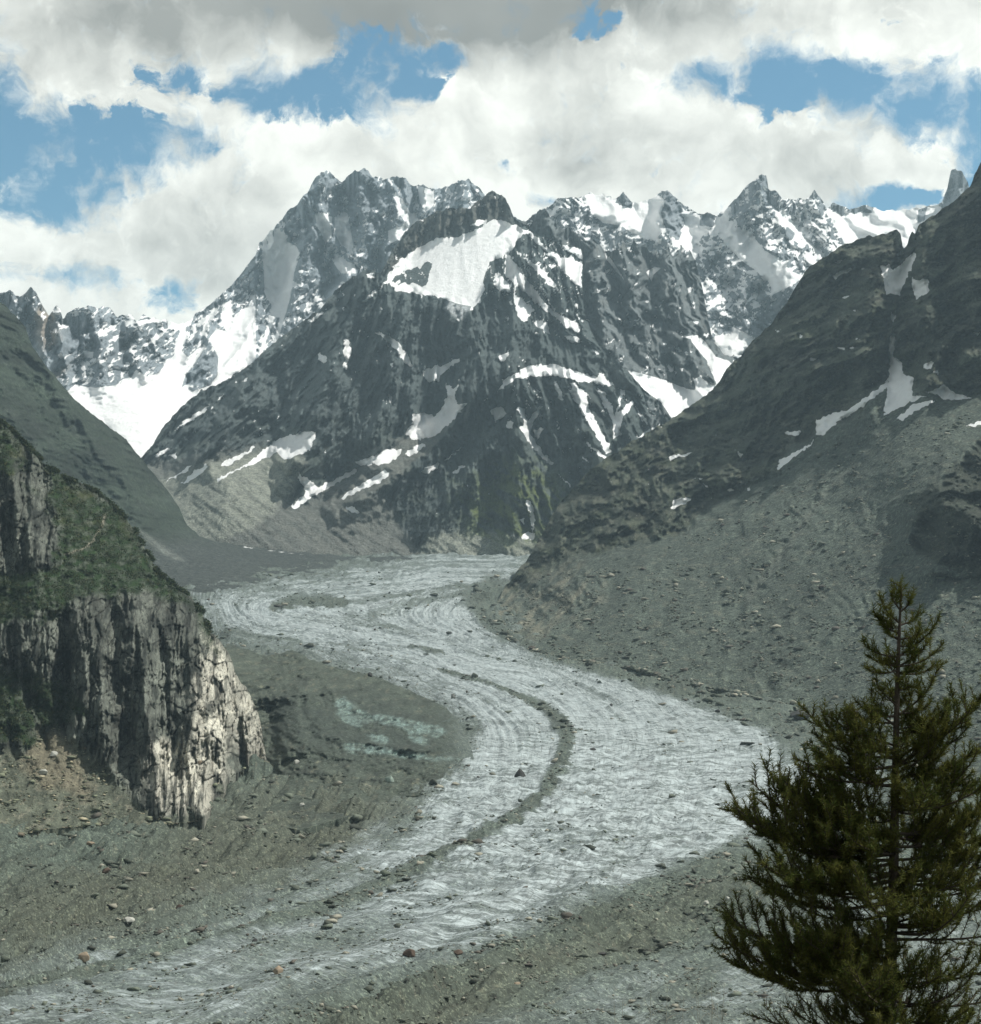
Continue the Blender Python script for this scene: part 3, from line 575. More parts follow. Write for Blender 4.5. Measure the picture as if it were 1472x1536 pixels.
        a = (n + rsoft(wu / 70, V / 230, sn, 6, .62, 71) * -58 * (1 - .8 * sn)) * (1 - 0.97 * np.clip(field(PX, PY, [main], 16) * 2.2 - .6, 0, 1)) * (1 - 0.86 * sc) * (1 - 0.5 * low)
        flow = fbm((U * 0.6 + V * 0.8) / 45, (U * 0.8 - V * 0.6) / 260, 4, .55, 23) * 14
        return tents(PX, PY, lines, 9, 9, 28) * 1.6 * (1 - 0.5 * low) * (1 - 0.35 * field(PX, PY, big, 9)) + a + rsoft(wu / 34 + V / 300, V / 70, sn, 5, .62, 171) * -24 * (1 - .9 * sn) * (1 - .9 * sc) * (1 - np.clip(field(PX, PY, [main], 16) * 2.2 - .6, 0, 1)) + sc * flow
    def paint(PX, PY, U, V, N, s):
        g = fbm(U / 200, V / 500, 5, 0.5, 8)
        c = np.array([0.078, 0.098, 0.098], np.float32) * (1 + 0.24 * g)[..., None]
        c = mixc(c, (0.125, 0.138, 0.132), sstep(fbm((U + V * .5) / 34, (V - U * .5) / 210, 6, .7, 72), 0.0, 1.1) * 0.36 * sstep(PX, 700, 480) )
        c = mixc(c, (0.070, 0.088, 0.066), sstep(fbm(U / 130, V / 100, 4, .5, 73), -0.2, .5) * 0.5 * sstep(PY, 560, 700))
        top_tan = field(PX, PY, [[(575, 400), (640, 320), (740, 285), (770, 330), (730, 330), (640, 360), (590, 410)]], 8)
        c = mixc(c, (0.12, 0.118, 0.10), top_tan * 0.7)
        warp = fbm(U / 60, V / 60, 4, .55, 91) * 9
        sc = field(PX + warp, PY + warp, scree, 7); c = mixc(c, (0.150, 0.155, 0.138), sc * 0.9)
        streak = sstep(fbm((U * 0.62 + V * 0.78) / 26, (U * 0.78 - V * 0.62) / 300, 4, .6, 24), -.1, .7)
        c = mixc(c, (0.098, 0.108, 0.098), sc * streak * 0.8)
        c = mixc(c, (0.27, 0.285, 0.24), field(PX + warp * .5, PY + warp * .3, pale, 6) * (0.9 - .4 * streak))
        gr = np.clip(field(PX + warp * 1.5, PY + warp, grass, 26) * 1.5, 0, 1) * sstep(fbm((U + V) / 60, (U - V) / 200, 4, .6, 93), -0.55, 0.3)
        c = mixc(c, (0.115, 0.145, 0.045), gr * 0.9)
        snow = st['s']
        spk = N[..., 2] * 0.8 + fbm((U + V * .4) / 26, (V - U * .4) / 62, 5, 0.6, 48) * 0.5
        hi = sstep(PY, 660, 420) * 0.17 + 0.36 * field(PX, PY, [R2((980, 500), (1160, 370), (1400, 440), (1390, 640), (1420, 840), (1180, 800), (1060, 700), (980, 640))], 18) + 0.16 * field(PX, PY, [R2((540, 500), (740, 500), (740, 660), (540, 650))], 10)
        hi = hi + 0.22 * field(PX, PY, [[(750, 540), (1000, 590), (1000, 690), (850, 690), (760, 620), (730, 600)]], 20) + 0.14 * field(PX, PY, [[(215, 640), (330, 580), (480, 650), (600, 640), (600, 740), (420, 760), (230, 730)]], 20)
        snow = np.maximum(snow, np.clip(0.5 + (spk + hi - 1.18) * 2.6, 0, 1) * 0.93 * (1 - 0.9 * st['c']))
        ice = field(PX, PY, [R2((778, 672), (850, 695), (905, 705), (885, 740), (868, 765), (820, 742), (785, 715))], 3)
        c = mixc(c, (0.42, 0.45, 0.46), ice); snow = snow * (1 - ice)
        dirty = field(PX, PY, [R2((740, 480), (820, 462), (970, 450), (990, 475), (900, 500), (830, 530), (760, 505))], 9) * sstep(fbm(U / 90, V / 22, 4, .6, 95), -.5, .5)
        snow = snow * (1 - 0.42 * dirty); c = mixc(c, (0.5, 0.51, 0.5), dirty)
        return c, snow
    sheet('rocky_mountain', top, bot, ctrl, 60, 1160, relief, paint, M_MID, 1.6, (2.4, 11), label='dark middle mountain with a white hanging snowfield below its blunt summit', seed=8)
# ------------------------------------------------------------------ the dark slope on the left that runs out into a moraine
def left_slope():
    top = [(-160, 360), (-60, 425), (0, 453), (20, 470), (38, 490), (48, 520), (70, 550), (92, 576), (112, 600), (140, 622), (165, 641), (190, 661), (205, 680), (222, 700), (240, 722), (256, 742), (270, 765), (280, 788), (300, 805), (330, 814),
           (400, 824), (470, 831), (540, 836), (600, 835), (626, 837), (700, 850), (760, 870)]
    bot = [(-160, 900), (280, 897), (290, 893), (330, 889), (400, 880), (480, 866), (520, 857), (560, 850), (600, 841), (626, 840), (700, 860), (760, 880)]
    ctrl = [(-160, 900, 4800), (0, 900, 4850), (290, 893, None), (400, 880, None), (480, 866, None), (560, 850, None), (626, 840, None), (760, 878, 5500), (-160, 360, 5600), (0, 453, 5900), (110, 600, 6000), (200, 675, 6150), (280, 790, 6300), (400, 825, 6420), (540, 836, 6450),
            (0, 650, 5300), (120, 750, 5450), (220, 830, 5500), (330, 850, 5600), (-100, 600, 5100)]
    lines = [([(60, 540), (150, 680), (220, 760), (270, 830)], 40, 70), ([(0, 520), (100, 680), (190, 780)], 40, -60), ([(190, 700), (240, 780), (255, 800)], 24, -40), ([(100, 640), (190, 740)], 20, -35)]
    st = {}
    def relief(PX, PY, U, V, s):
        u = (U * 0.72 - V * 0.70); v = (U * 0.70 + V * 0.72)    # v runs across the slope, u down it
        wv = v + fbm(U / 180, V / 180, 3, .5, 28) * 50
        flat = sstep(PY, 780, 830)
        a = (ridged(wv / 160, u / 620, 6, 0.58, 18) - 1) * -36 + fbm(U / 90, V / 90, 5, 0.5, 20) * 12 + (ridged(wv / 48, u / 240, 4, .55, 22) - 1) * -16 + ridged(U / 30, V / 24, 3, .6, 25) * -9
        b = fbm(U / 60, V / 14, 4, .55, 29) * 8 + fbm(U / 30, V / 20, 4, .6, 34) * 6
        return tents(PX, PY, lines, 11, 8, 30) + a * (1 - flat) + b * flat
    def paint(PX, PY, U, V, N, s):
        g = fbm(U / 110, V / 110, 5, 0.55, 9)
        c = np.array([0.030, 0.042, 0.030], np.float32) * (1 + 0.5 * g)[..., None]
        c = mixc(c, (0.060, 0.070, 0.062), sstep(fbm((U * .7 - V * .7) / 110, (U * .7 + V * .7) / 30, 6, .65, 74), 0.0, .9) * 0.35)
        fl = sstep(PY + g * 10, 790, 830)
        c = mixc(c, (0.052, 0.061, 0.057), fl)
        c = mixc(c, (0.042, 0.05, 0.046), fl * sstep(fbm(U / 160, V / 12, 4, .6, 75), 0, .6) * 0.6)
        strip = field(PX, PY, [R4((615, 515), (640, 530), (700, 570), (760, 610), (812, 650), (780, 648), (700, 605), (650, 560))], 4)
        c = mixc(c, (0.14, 0.155, 0.14), strip * 0.8)
        snow = field(PX, PY, [R4((1065, 585), (1120, 592), (1120, 600), (1070, 592)), R4((1160, 600), (1230, 607), (1345, 622), (1340, 626), (1220, 613), (1160, 605))], 1.6) * 0.75
        return c, snow
    sheet('mountain_slope', top, bot, ctrl, -160, 760, relief, paint, M_SLOPE, 1.8, (1.6, 14), label='dark green grey slope on the left running down into a flat moraine', seed=10, base_skirt=30)

# ------------------------------------------------------------------ the big mountainside on the right, rock above and rubble below
def right_slope():
    top = [(700, 960), (738, 925), (745, 905), (756, 885), (770, 865), (790, 840), (802, 822), (815, 800), (828, 775), (838, 757), (850, 744), (864, 728), (880, 710), (905, 690), (935, 672), (970, 650), (1005, 632), (1030, 614), (1050, 600), (1075, 580), (1086, 560), (1095, 547), (1110, 536),
           (1130, 510), (1155, 490), (1170, 466), (1180, 454), (1195, 430), (1210, 405), (1235, 388), (1260, 371), (1285, 361), (1300, 355), (1330, 350), (1346, 346), (1351, 350), (1355, 374), (1361, 368), (1366, 352), (1369, 348), (1373, 352), (1378, 340), (1390, 332), (1410, 318), (1440, 296),
           (1455, 280), (1462, 262), (1472, 243), (1500, 205), (1560, 150), (1700, 90)]
    bot = [(700, 965), (740, 930), (752, 945), (765, 958), (800, 976), (850, 989), (900, 996), (960, 1006), (1010, 1021), (1060, 1031), (1110, 1042), (1160, 1053), (1250, 1085), (1350, 1125), (1500, 1190), (1700, 1260)]
    ctrl = [(740, 925, None), (765, 958, None), (850, 989, None), (960, 1006, None), (1060, 1031, None), (1160, 1053, None), (1250, 1085, None), (1350, 1125, None), (1500, 1190, None), (1700, 1260, None),
            (745, 905, 4750), (815, 800, 5350), (905, 690, 5600), (1005, 632, 5700), (1095, 546, 5600), (1180, 454, 5450), (1260, 371, 5300), (1350, 360, 5050), (1472, 243, 4800), (1560, 150, 4700), (1700, 90, 4700),
            (900, 850, 4500), (1000, 900, 3950), (1000, 800, 4700), (1100, 700, 4950), (1200, 600, 4900), (1200, 850, 3850), (1300, 750, 4000), (1330, 590, 4450), (1450, 600, 4200), (1450, 450, 4500), (1450, 850, 3300), (1420, 730, 3600), (1300, 980, 3150), (1600, 900, 3000), (1650, 500, 4000), (1250, 480, 5000)]
    lines = [([(1355, 372), (1345, 440), (1338, 520), (1335, 590)], 30, -50), ([(1346, 350), (1315, 430), (1290, 520), (1300, 600)], 40, 110), ([(1380, 345), (1390, 430), (1400, 520), (1390, 570)], 40, 130), ([(1180, 458), (1220, 540), (1230, 620)], 44, 70),
             ([(1260, 375), (1200, 480), (1150, 580), (1100, 680)], 40, 60), ([(1440, 300), (1460, 420), (1470, 560)], 40, 90), ([(1095, 550), (1060, 660), (1000, 760)], 40, 60), ([(940, 680), (900, 760), (850, 830)], 30, 40),
             ([(1472, 655), (1440, 690), (1400, 735), (1375, 765), (1368, 805)], 30, 50), ([(1500, 760), (1440, 800), (1400, 850)], 50, 80), ([(1300, 660), (1200, 790), (1090, 930)], 16, -22), ([(1240, 640), (1130, 790), (1050, 860)], 12, -18), ([(1180, 820), (1130, 880), (1090, 920)], 14, -26),
             ([(1420, 700), (1330, 850), (1240, 960)], 20, 22), ([(1350, 700), (1250, 840), (1150, 960)], 18, 18)]
    big = [R3((1142, 390), (1170, 390), (1182, 405), (1200, 395), (1250, 345), (1260, 350), (1242, 400), (1202, 487), (1160, 482), (1148, 430)), R3((1243, 425), (1262, 440), (1297, 428), (1302, 475), (1260, 502), (1245, 470)), R3((1198, 345), (1222, 343), (1217, 355), (1195, 357)),
           R3((1175, 620), (1190, 622), (1182, 690), (1212, 708), (1217, 748), (1250, 758), (1242, 820), (1292, 818), (1232, 842), (1150, 887), (1158, 830), (1165, 780), (1173, 700), (1168, 660)), R3((1290, 808), (1350, 784), (1382, 808), (1452, 828), (1350, 833), (1330, 817)),
           R3((1193, 895), (1250, 845), (1332, 830), (1270, 862), (1210, 902)), R3((928, 947), (933, 898), (990, 873), (1040, 862), (1165, 768), (1162, 792), (1062, 868), (1002, 903), (952, 948)), R3((822, 940), (882, 933), (862, 952)),
           R3((800, 1068), (808, 1030), (870, 1000), (932, 958), (902, 988), (852, 1024)), R3((1408, 922), (1500, 892), (1500, 912)), R3((980, 422), (1042, 398), (1046, 408), (990, 432)), R3((1008, 500), (1048, 480), (1024, 504)), R3((988, 377), (1028, 367), (1000, 384)),
           R3((1283, 710), (1312, 708), (1307, 730), (1286, 730)), R3((1173, 545), (1192, 555), (1182, 582)), R3((1315, 738), (1332, 735), (1330, 750)), R6((453, 447), (463, 413), (522, 410), (502, 427)), R6((663, 250), (692, 270), (682, 277)), R6((440, 275), (522, 258), (502, 274)),
           R6((518, 338), (562, 345), (530, 347)), R6((550, 357), (580, 372), (565, 374)), R6((635, 380), (660, 380), (645, 388)), R6((700, 378), (718, 372), (705, 386)), R3((1045, 533), (1068, 538), (1050, 541)), R3((995, 657), (1025, 660), (1020, 670)), R3((1060, 628), (1080, 632), (1062, 636)),
           R3((1035, 655), (1055, 660), (1040, 667)), R3((870, 615), (885, 620), (875, 628)), R3((905, 693), (940, 698), (915, 704)), R3((795, 602), (812, 600), (800, 608)), R3((1075, 398), (1098, 400), (1080, 405)), R3((440, 1022), (520, 1005), (450, 1028)), R3((1445, 612), (1472, 606), (1455, 620))]
    deb = [[(700, 990), (745, 905), (790, 868), (820, 850), (870, 838), (950, 818), (1010, 803), (1040, 782), (1090, 748), (1130, 717), (1165, 702), (1200, 662), (1260, 627), (1320, 592), (1345, 572), (1400, 590), (1472, 598), (1560, 600), (1720, 640), (1720, 1300), (700, 1300)]]
    out = [[(1500, 650), (1472, 662), (1440, 690), (1400, 733), (1378, 762), (1368, 802), (1380, 832), (1420, 846), (1450, 848), (1400, 880), (1480, 860), (1720, 850), (1720, 640)], [(1355, 750), (1400, 720), (1410, 728), (1375, 765)]]
    toe = [[(738, 935), (745, 905), (790, 858), (850, 845), (900, 860), (905, 900), (860, 930), (800, 955)]]
    def relief(PX, PY, U, V, s):
        w = fbm(PX / 40, PY / 40, 4, .55, 96) * 14
        d = field(PX + w, PY + w * .6, deb, 8) * (1 - field(PX + w * .5, PY + w * .5, out, 5))
        t = field(PX + w, PY + w, toe, 10)
        d = d * (1 - 0.6 * t)
        u = (U * 0.64 + V * 0.77); v = (U * 0.77 - V * 0.64)
        wv = v + fbm(U / 160, V / 160, 3, .5, 30) * 40
        rock = (ridged(wv / 150, u / 360, 7, 0.6, 31) - 1) * -120 + fbm(U / 70, V / 70, 6, 0.66, 32) * 34 + (ridged(U / 60, V / 110, 5, 0.6, 35) - 1) * -26
        ledge = np.abs(((V + fbm(U / 90, V / 60, 3, .5, 36) * 26 - U * 0.25) / 46) % 1 - 0.5) * 7
        sc = ridged(wv / 52, u / 420, 5, 0.55, 37) * -24 + ridged(wv / 130, u / 700, 3, .5, 40) * -22 + fbm(U / 26, V / 20, 5, 0.62, 38) * 7.0 + fbm(wv / 130, u / 300, 2, .5, 39) * 16
        sw = field(PX, PY, big, 4)
        return tents(PX, PY, lines, 13, 8, 30) + (rock + ledge) * (1 - d) * (1 - .75 * sw) + sc * .55 * d
    st = {}
    def paint(PX, PY, U, V, N, s):
        w = fbm(PX / 40, PY / 40, 4, .55, 96) * 14
        o = field(PX + w * .5, PY + w * .5, out, 5)
        d = field(PX + w, PY + w * .6, deb, 5) * (1 - o)
        g = fbm(U / 90, V / 70, 5, 0.6, 10)
        c = np.array([0.036, 0.045, 0.032], np.float32) * (1 + 0.7 * g)[..., None]
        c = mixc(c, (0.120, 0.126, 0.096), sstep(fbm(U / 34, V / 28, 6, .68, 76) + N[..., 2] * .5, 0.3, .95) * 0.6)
        c = mixc(c, (0.050, 0.064, 0.032), sstep(fbm(U / 70, V / 50, 4, .55, 78), 0.05, .6) * 0.45)
        c = mixc(c, (0.036, 0.044, 0.034), o * 0.7)
        u = (U * 0.64 + V * 0.77); v = (U * 0.77 - V * 0.64)
        dc = np.array([0.076, 0.094, 0.078], np.float32) * (1 + 0.25 * fbm(v / 60, u / 260, 4, .55, 79) + 0.18 * fbm(U / 18, V / 14, 4, .6, 81))[..., None]
        dc = mixc(dc, (0.135, 0.150, 0.125), sstep(-polydist(PX + w * .3, PY, [(1275, 700), (1215, 770), (1160, 850), (1120, 900)]), -9, -1) * 0.5 + sstep(-polydist(PX + w * .3, PY, [(1240, 700), (1150, 800), (1090, 850)]), -7, -1) * 0.3)
        dc = mixc(dc, (0.15, 0.155, 0.12), sstep(fbm(U / 30, V / 12, 5, .65, 82), 0.35, 0.9) * 0.5)
        c = c * (1 - d[..., None]) + dc * d[..., None]
        t = field(PX + w, PY + w, toe, 14) * sstep(fbm((U - V) / 30, (U + V) / 90, 4, .6, 83), -.3, .6)
        c = mixc(c, (0.19, 0.185, 0.14), t * 0.75)
        wx = PX + fbm(PX / 8, PY / 8, 3, .6, 63) * 2.2; wy = PY + fbm(PX / 8, PY / 8, 3, .6, 64) * 2.2
        snow = field(wx, wy, big, 2.2)
        spk = N[..., 2] * 0.7 + fbm(U / 14, V / 7, 4, 0.6, 49) * 0.5
        snow = np.maximum(snow, np.clip(0.5 + (spk - 1.16) * 1.9, 0, 1) * (1 - d) * (1 - o) * 0.9)
        return c, snow
    sheet('mountain_slope', top, bot, ctrl, 700, 1700, relief, paint, M_RIGHT, 1.75, (2.0, 12), label='right hand mountainside of dark rock above a long grey rubble slope', seed=12, base_skirt=40)

# ------------------------------------------------------------------ the near cliff on the left
def near_cliff():
    flat_u = lambda PX: (PX - CX) * (2300 / FPX)      # joints in the rock run straight up and down
    top = [(-260, 470), (-60, 600), (0, 632), (20, 650), (45, 674), (75, 704), (100, 720), (140, 735), (165, 755), (190, 780), (208, 805), (222, 832), (238, 860), (262, 880), (288, 900), (304, 922), (314, 946), (330, 964), (344, 980), (353, 1010), (374, 1040), (386, 1066), (392, 1090),
           (396, 1118), (400, 1140), (410, 1160), (440, 1200)]
    bot = [(-260, 1300), (0, 1262), (60, 1245), (140, 1238), (210, 1240), (260, 1236), (300, 1232), (325, 1205), (340, 1168), (370, 1152), (400, 1144), (440, 1204)]
    ctrl = [(-260, 1300, None), (0, 1262, None), (140, 1238, None), (260, 1236, None), (325, 1205, None), (370, 1152, 2370), (400, 1142, 2440), (440, 1202, 2300), (-260, 470, 2500), (0, 632, 2620), (100, 720, 2680), (190, 780, 2720), (262, 880, 2600), (314, 946, 2540), (353, 1010, 2500), (390, 1080, 2480),
            (60, 1100, 2130), (0, 1150, 2060), (-200, 1100, 1950), (150, 1130, 2140), (250, 1150, 2150), (300, 1100, 2190), (340, 1060, 2370), (200, 1000, 2270), (60, 980, 2230), (250, 930, 2440), (120, 880, 2360), (0, 900, 2330), (60, 780, 2500), (-150, 750, 2380), (300, 1000, 2410), (180, 860, 2500)]
    lines = [([(262, 890), (290, 960), (310, 1040), (320, 1130), (300, 1210)], 60, 60), ([(130, 900), (140, 1000), (150, 1100)], 46, 44), ([(60, 900), (40, 1000), (20, 1080)], 40, 40), ([(200, 900), (215, 1000), (225, 1110), (240, 1180)], 34, 40),
             ([(90, 930), (95, 1040), (90, 1090)], 22, -40), ([(175, 930), (180, 1030), (185, 1120)], 20, -34), ([(20, 1000), (60, 1080), (70, 1120)], 26, -40), ([(245, 940), (255, 1040), (262, 1120)], 16, -30), ([(10, 700), (40, 800), (60, 870)], 30, 40)]
    veg = [[(0, 632), (60, 690), (80, 760), (95, 800), (70, 870), (0, 900), (40, 935), (110, 905), (150, 880), (200, 870), (245, 900), (285, 905), (262, 878), (238, 858), (220, 830), (195, 780), (160, 750), (100, 718), (50, 675)],
           [(80, 720), (190, 790), (240, 870), (200, 890), (100, 900), (30, 930), (-60, 960), (-260, 900), (-260, 840), (0, 860), (80, 850), (60, 780)],
           [(-60, 1000), (20, 1000), (60, 1090), (90, 1080), (60, 1120), (10, 1110), (-60, 1120)], [(290, 905), (305, 920), (318, 950), (322, 975), (306, 960), (296, 930)], [(-260, 460), (-60, 590), (20, 650), (60, 760), (30, 720), (-60, 700), (-260, 640)], [(30, 1010), (100, 1030), (130, 1070), (60, 1090)]]
    rocks_in = [[(-20, 740), (30, 730), (80, 760), (90, 830), (60, 850), (20, 850), (-20, 830)], [(20, 700), (60, 690), (70, 730), (30, 735)]]
    deb = [[(-260, 1120), (0, 1120), (40, 1130), (50, 1095), (80, 1090), (120, 1120), (160, 1150), (190, 1190), (230, 1230), (330, 1232), (335, 1180), (360, 1160), (400, 1150), (420, 1320), (-260, 1320)]]
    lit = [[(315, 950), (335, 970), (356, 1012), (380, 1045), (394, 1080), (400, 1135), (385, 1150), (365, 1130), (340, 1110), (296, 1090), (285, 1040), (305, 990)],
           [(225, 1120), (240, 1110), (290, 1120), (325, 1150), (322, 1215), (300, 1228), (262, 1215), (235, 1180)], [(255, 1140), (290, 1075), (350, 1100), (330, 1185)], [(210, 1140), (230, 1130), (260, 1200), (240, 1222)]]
    st = {}
    def relief(PX, PY, U, V, s):
        w = fbm(PX / 26, PY / 26, 4, .55, 97) * 13
        d = field(PX + w, PY + w * .7, deb, 6)
        v = field(PX + w, PY + w, veg, 8) * (1 - field(PX + w, PY + w, rocks_in, 6)); st['v'] = v; st['d'] = d
        U0 = U; U = flat_u(PX)
        wu = U + fbm(U / 50, V / 90, 3, .55, 51) * 6
        wv = V + fbm(U / 40, V / 40, 3, .55, 52) * 10
        slab = (ridged(wu / 26, V / 200, 6, 0.62, 53) - 1) * -28
        f1, f2, cid = worley(wu / 13, wv / 26, 3); g1, g2, cid2 = worley(wu / 6.5, wv / 9, 5)
        blocks = (cid - 0.5) * 13 + (cid2 - 0.5) * 4.5 + sstep(f2 - f1, 0.12, 0.0) * 7 + sstep(g2 - g1, 0.12, 0) * 3
        st['crack'] = np.maximum(sstep(f2 - f1, 0.09, 0.0), 0.7 * sstep(g2 - g1, 0.10, 0)); st['cid'] = cid2
        big = fbm(U / 90, V / 110, 4, .5, 54) * 26
        rock = slab + blocks + big
        gr = fbm(U / 22, V / 16, 5, 0.58, 55) * 7 + big * 0.4
        soft = fbm(U / 34, V / 22, 5, 0.6, 56) * 11 + big * 0.7
        return tents(PX, PY, lines, 15, 7, 26) + rock * (1 - d) * (1 - 0.75 * v) + gr * d + soft * v * (1 - d)
    def paint(PX, PY, U, V, N, s):
        U = flat_u(PX)
        g = fbm(U / 30, V / 80, 5, 0.58, 57)
        c = np.array([0.125, 0.136, 0.115], np.float32) * (1 + 0.55 * g + 0.3 * (st['cid'] - 0.5))[..., None]
        stain = sstep(fbm(U / 11, V / 44, 5, .62, 58) + 0.25 * fbm(U / 60, V / 60, 3, .5, 59), -0.05, .55)
        c = mixc(c, (0.020, 0.024, 0.021), stain * 0.85)
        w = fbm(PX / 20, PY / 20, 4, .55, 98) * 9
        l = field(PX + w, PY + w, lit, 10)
        pale = np.array([0.47, 0.455, 0.385], np.float32) * (1 + 0.3 * g + 0.45 * (st['cid'] - 0.5))[..., None]  # sunlight on the cliff's right edge, painted in as a paler rock colour
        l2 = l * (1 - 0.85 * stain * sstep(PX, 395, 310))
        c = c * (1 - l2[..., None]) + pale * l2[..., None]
        c = mixc(c, (0.026, 0.026, 0.022), np.clip(st['crack'], 0, 1) * 0.8)
        dc = np.array([0.092, 0.102, 0.076], np.float32) * (1 + 0.3 * fbm(U / 18, V / 12, 5, .6, 80))[..., None]
        dc = mixc(dc, (0.22, 0.21, 0.16), sstep(fbm(U / 14, V / 9, 5, .65, 84), 0.25, 0.8) * 0.55)
        tan = field(PX + w, PY + w, [[(40, 1110), (85, 1095), (130, 1150), (140, 1190), (60, 1180), (30, 1150)], [(80, 1150), (105, 1150), (130, 1180), (140, 1200), (120, 1200)]], 8)
        dc = mixc(dc, (0.19, 0.165, 0.115), tan * 0.6)
        d = st['d'][..., None]; c = c * (1 - d) + dc * d
        vv = st['v'] * (0.55 + 0.45 * sstep(fbm(U / 10, V / 8, 4, .6, 86), -.4, .3)) * (1 - st['d'])
        vc = np.array([0.014, 0.032, 0.008], np.float32) * (1 + 0.4 * fbm(U / 12, V / 9, 4, .6, 87))[..., None]
        vc = mixc(vc, (0.050, 0.056, 0.018), sstep(fbm(U / 30, V / 24, 4, .55, 88), 0.1, .6) * sstep(PY, 850, 740) * 0.8)
        c = c * (1 - vv[..., None]) + vc * vv[..., None]
        path = sstep(-polydist(PX + w * .3, PY + w * .2, [(98, 832), (120, 825), (140, 812), (150, 795), (158, 772)]), -2.2, -0.6)
        c = mixc(c, (0.24, 0.22, 0.17), path * 0.7)
        return c, np.zeros(PX.shape, np.float32)
    sheet('rock_cliff', top, bot, ctrl, -260, 440, relief, paint, M_CLIFF, 1.5, (2.6, 12), label='dark shrub topped cliff on the left with a cracked right edge coloured pale as if sunlit', seed=14, base_skirt=25, back=0.9)
    SURF['rock_cliff']['veg'] = st['v']; SURF['rock_cliff']['deb'] = st['d']

# ------------------------------------------------------------------ the ice-cored moraine mound beside the cliff
def moraine_mound():
    top = [(330, 985), (342, 966), (356, 970), (380, 978), (398, 985), (420, 980), (438, 974), (452, 982), (470, 991), (490, 997), (510, 1003), (535, 1010), (556, 1012), (580, 1022), (600, 1031), (630, 1043), (650, 1052), (670, 1062), (690, 1084), (704, 1112), (713, 1145), (722, 1186)]
    bot = [(330, 1000), (345, 1165), (372, 1200), (400, 1235), (450, 1245), (520, 1225), (600, 1195), (660, 1190), (700, 1186), (722, 1192)]
    ctrl = [(330, 1000, 2700), (400, 1235, None), (450, 1245, None), (520, 1225, None), (600, 1195, None), (660, 1190, None), (700, 1186, None), (722, 1192, None), (690, 1150, None), (715, 1150, None), (342, 966, 3150), (438, 975, 3150), (556, 1012, 3060), (650, 1052, 2860), (700, 1100, 2620),
            (400, 1060, 2760), (440, 1040, 2760), (500, 1060, 2700), (560, 1060, 2700), (440, 1100, 2480), (520, 1110, 2460), (600, 1120, 2420), (660, 1120, 2420), (412, 1130, 2470), (345, 1100, 2650), (375, 1150, 2500), (340, 1165, 2430), (500, 1160, 2290)]
    lines = [([(395, 1050), (440, 1042), (500, 1038)], 14, 26), ([(490, 1040), (560, 1072), (640, 1088), (672, 1100)], 13, 24), ([(500, 1105), (560, 1116), (640, 1128)], 12, 18), ([(420, 1118), (500, 1128)], 12, 22), ([(404, 1062), (408, 1090), (410, 1118)], 15, -26), ([(455, 1060), (470, 1110)], 14, -16),
             ([(540, 1060), (560, 1080)], 10, -12), ([(430, 1130), (395, 1200)], 18, 24), ([(438, 976), (470, 1010), (520, 1035)], 26, 22)]
    ice = [R8((300, 150), (340, 130), (430, 200), (560, 220), (760, 260), (800, 290), (740, 310), (640, 290), (560, 260), (450, 240), (400, 270), (330, 240)), R8((400, 340), (470, 350), (560, 360), (700, 385), (720, 410), (600, 400), (480, 385), (400, 375)),
           R8((610, 275), (700, 285), (720, 350), (650, 340)), R8((440, 300), (520, 300), (560, 340), (480, 340)), R8((1040 - 400, 400), (850, 400), (830, 415), (660, 412)), R8((340, 350), (400, 345), (400, 380), (350, 380))]
    st = {}
    def relief(PX, PY, U, V, s):
        n = fbm(U / 40, V / 14, 5, .55, 101) * 14 + ridged(U / 26, V / 12, 4, .55, 102) * -8
        i = field(PX, PY, ice, 4)
        flute = ridged(U / 7, V / 60, 3, .5, 103) * -4
        return tents(PX, PY, lines, 17, 6, 22) + n * (1 - .4 * i) + flute * i
    def paint(PX, PY, U, V, N, s):
        c = np.array([0.066, 0.080, 0.064], np.float32) * (1 + 0.3 * fbm(U / 24, V / 10, 5, .6, 104))[..., None]
        c = mixc(c, (0.036, 0.042, 0.036), sstep(fbm(U / 50, V / 8, 4, .6, 105), 0.1, .6) * 0.5)
        c = mixc(c, (0.15, 0.15, 0.11), sstep(fbm(U / 14, V / 6, 4, .65, 106), 0.4, .9) * 0.5)
        w = fbm(PX / 14, PY / 5, 4, .6, 107) * 6
        i = sstep(field(PX + w, PY + w * .5, ice, 6), .3, .7)
        i = i * (0.35 + .65 * sstep(fbm(U / 16, V / 4, 4, .6, 108), -0.6, 0.2))
        c = mixc(c, (0.17, 0.235, 0.22), i * (0.55 + .4 * sstep(fbm(U / 5, V / 9, 4, .6, 109), -.4, .4)))
        c = mixc(c, (0.115, 0.140, 0.130), sstep(PX + w * 3, 650, 715) * 0.9)
        c = mixc(c, (0.040, 0.052, 0.046), field(PX, PY, [R8((60, 140), (500, 120), (820, 240), (860, 420), (400, 430), (60, 330))], 22) * .6 * (1 - i))
        return c, np.zeros(PX.shape, np.float32)
    sheet('moraine_mound', top, bot, ctrl, 330, 722, relief, paint, M_DEBRIS, 1.6, (1.3, 12), label='grey debris mound over blue green ice beside the cliff', seed=16, base_skirt=25, back=0.5)

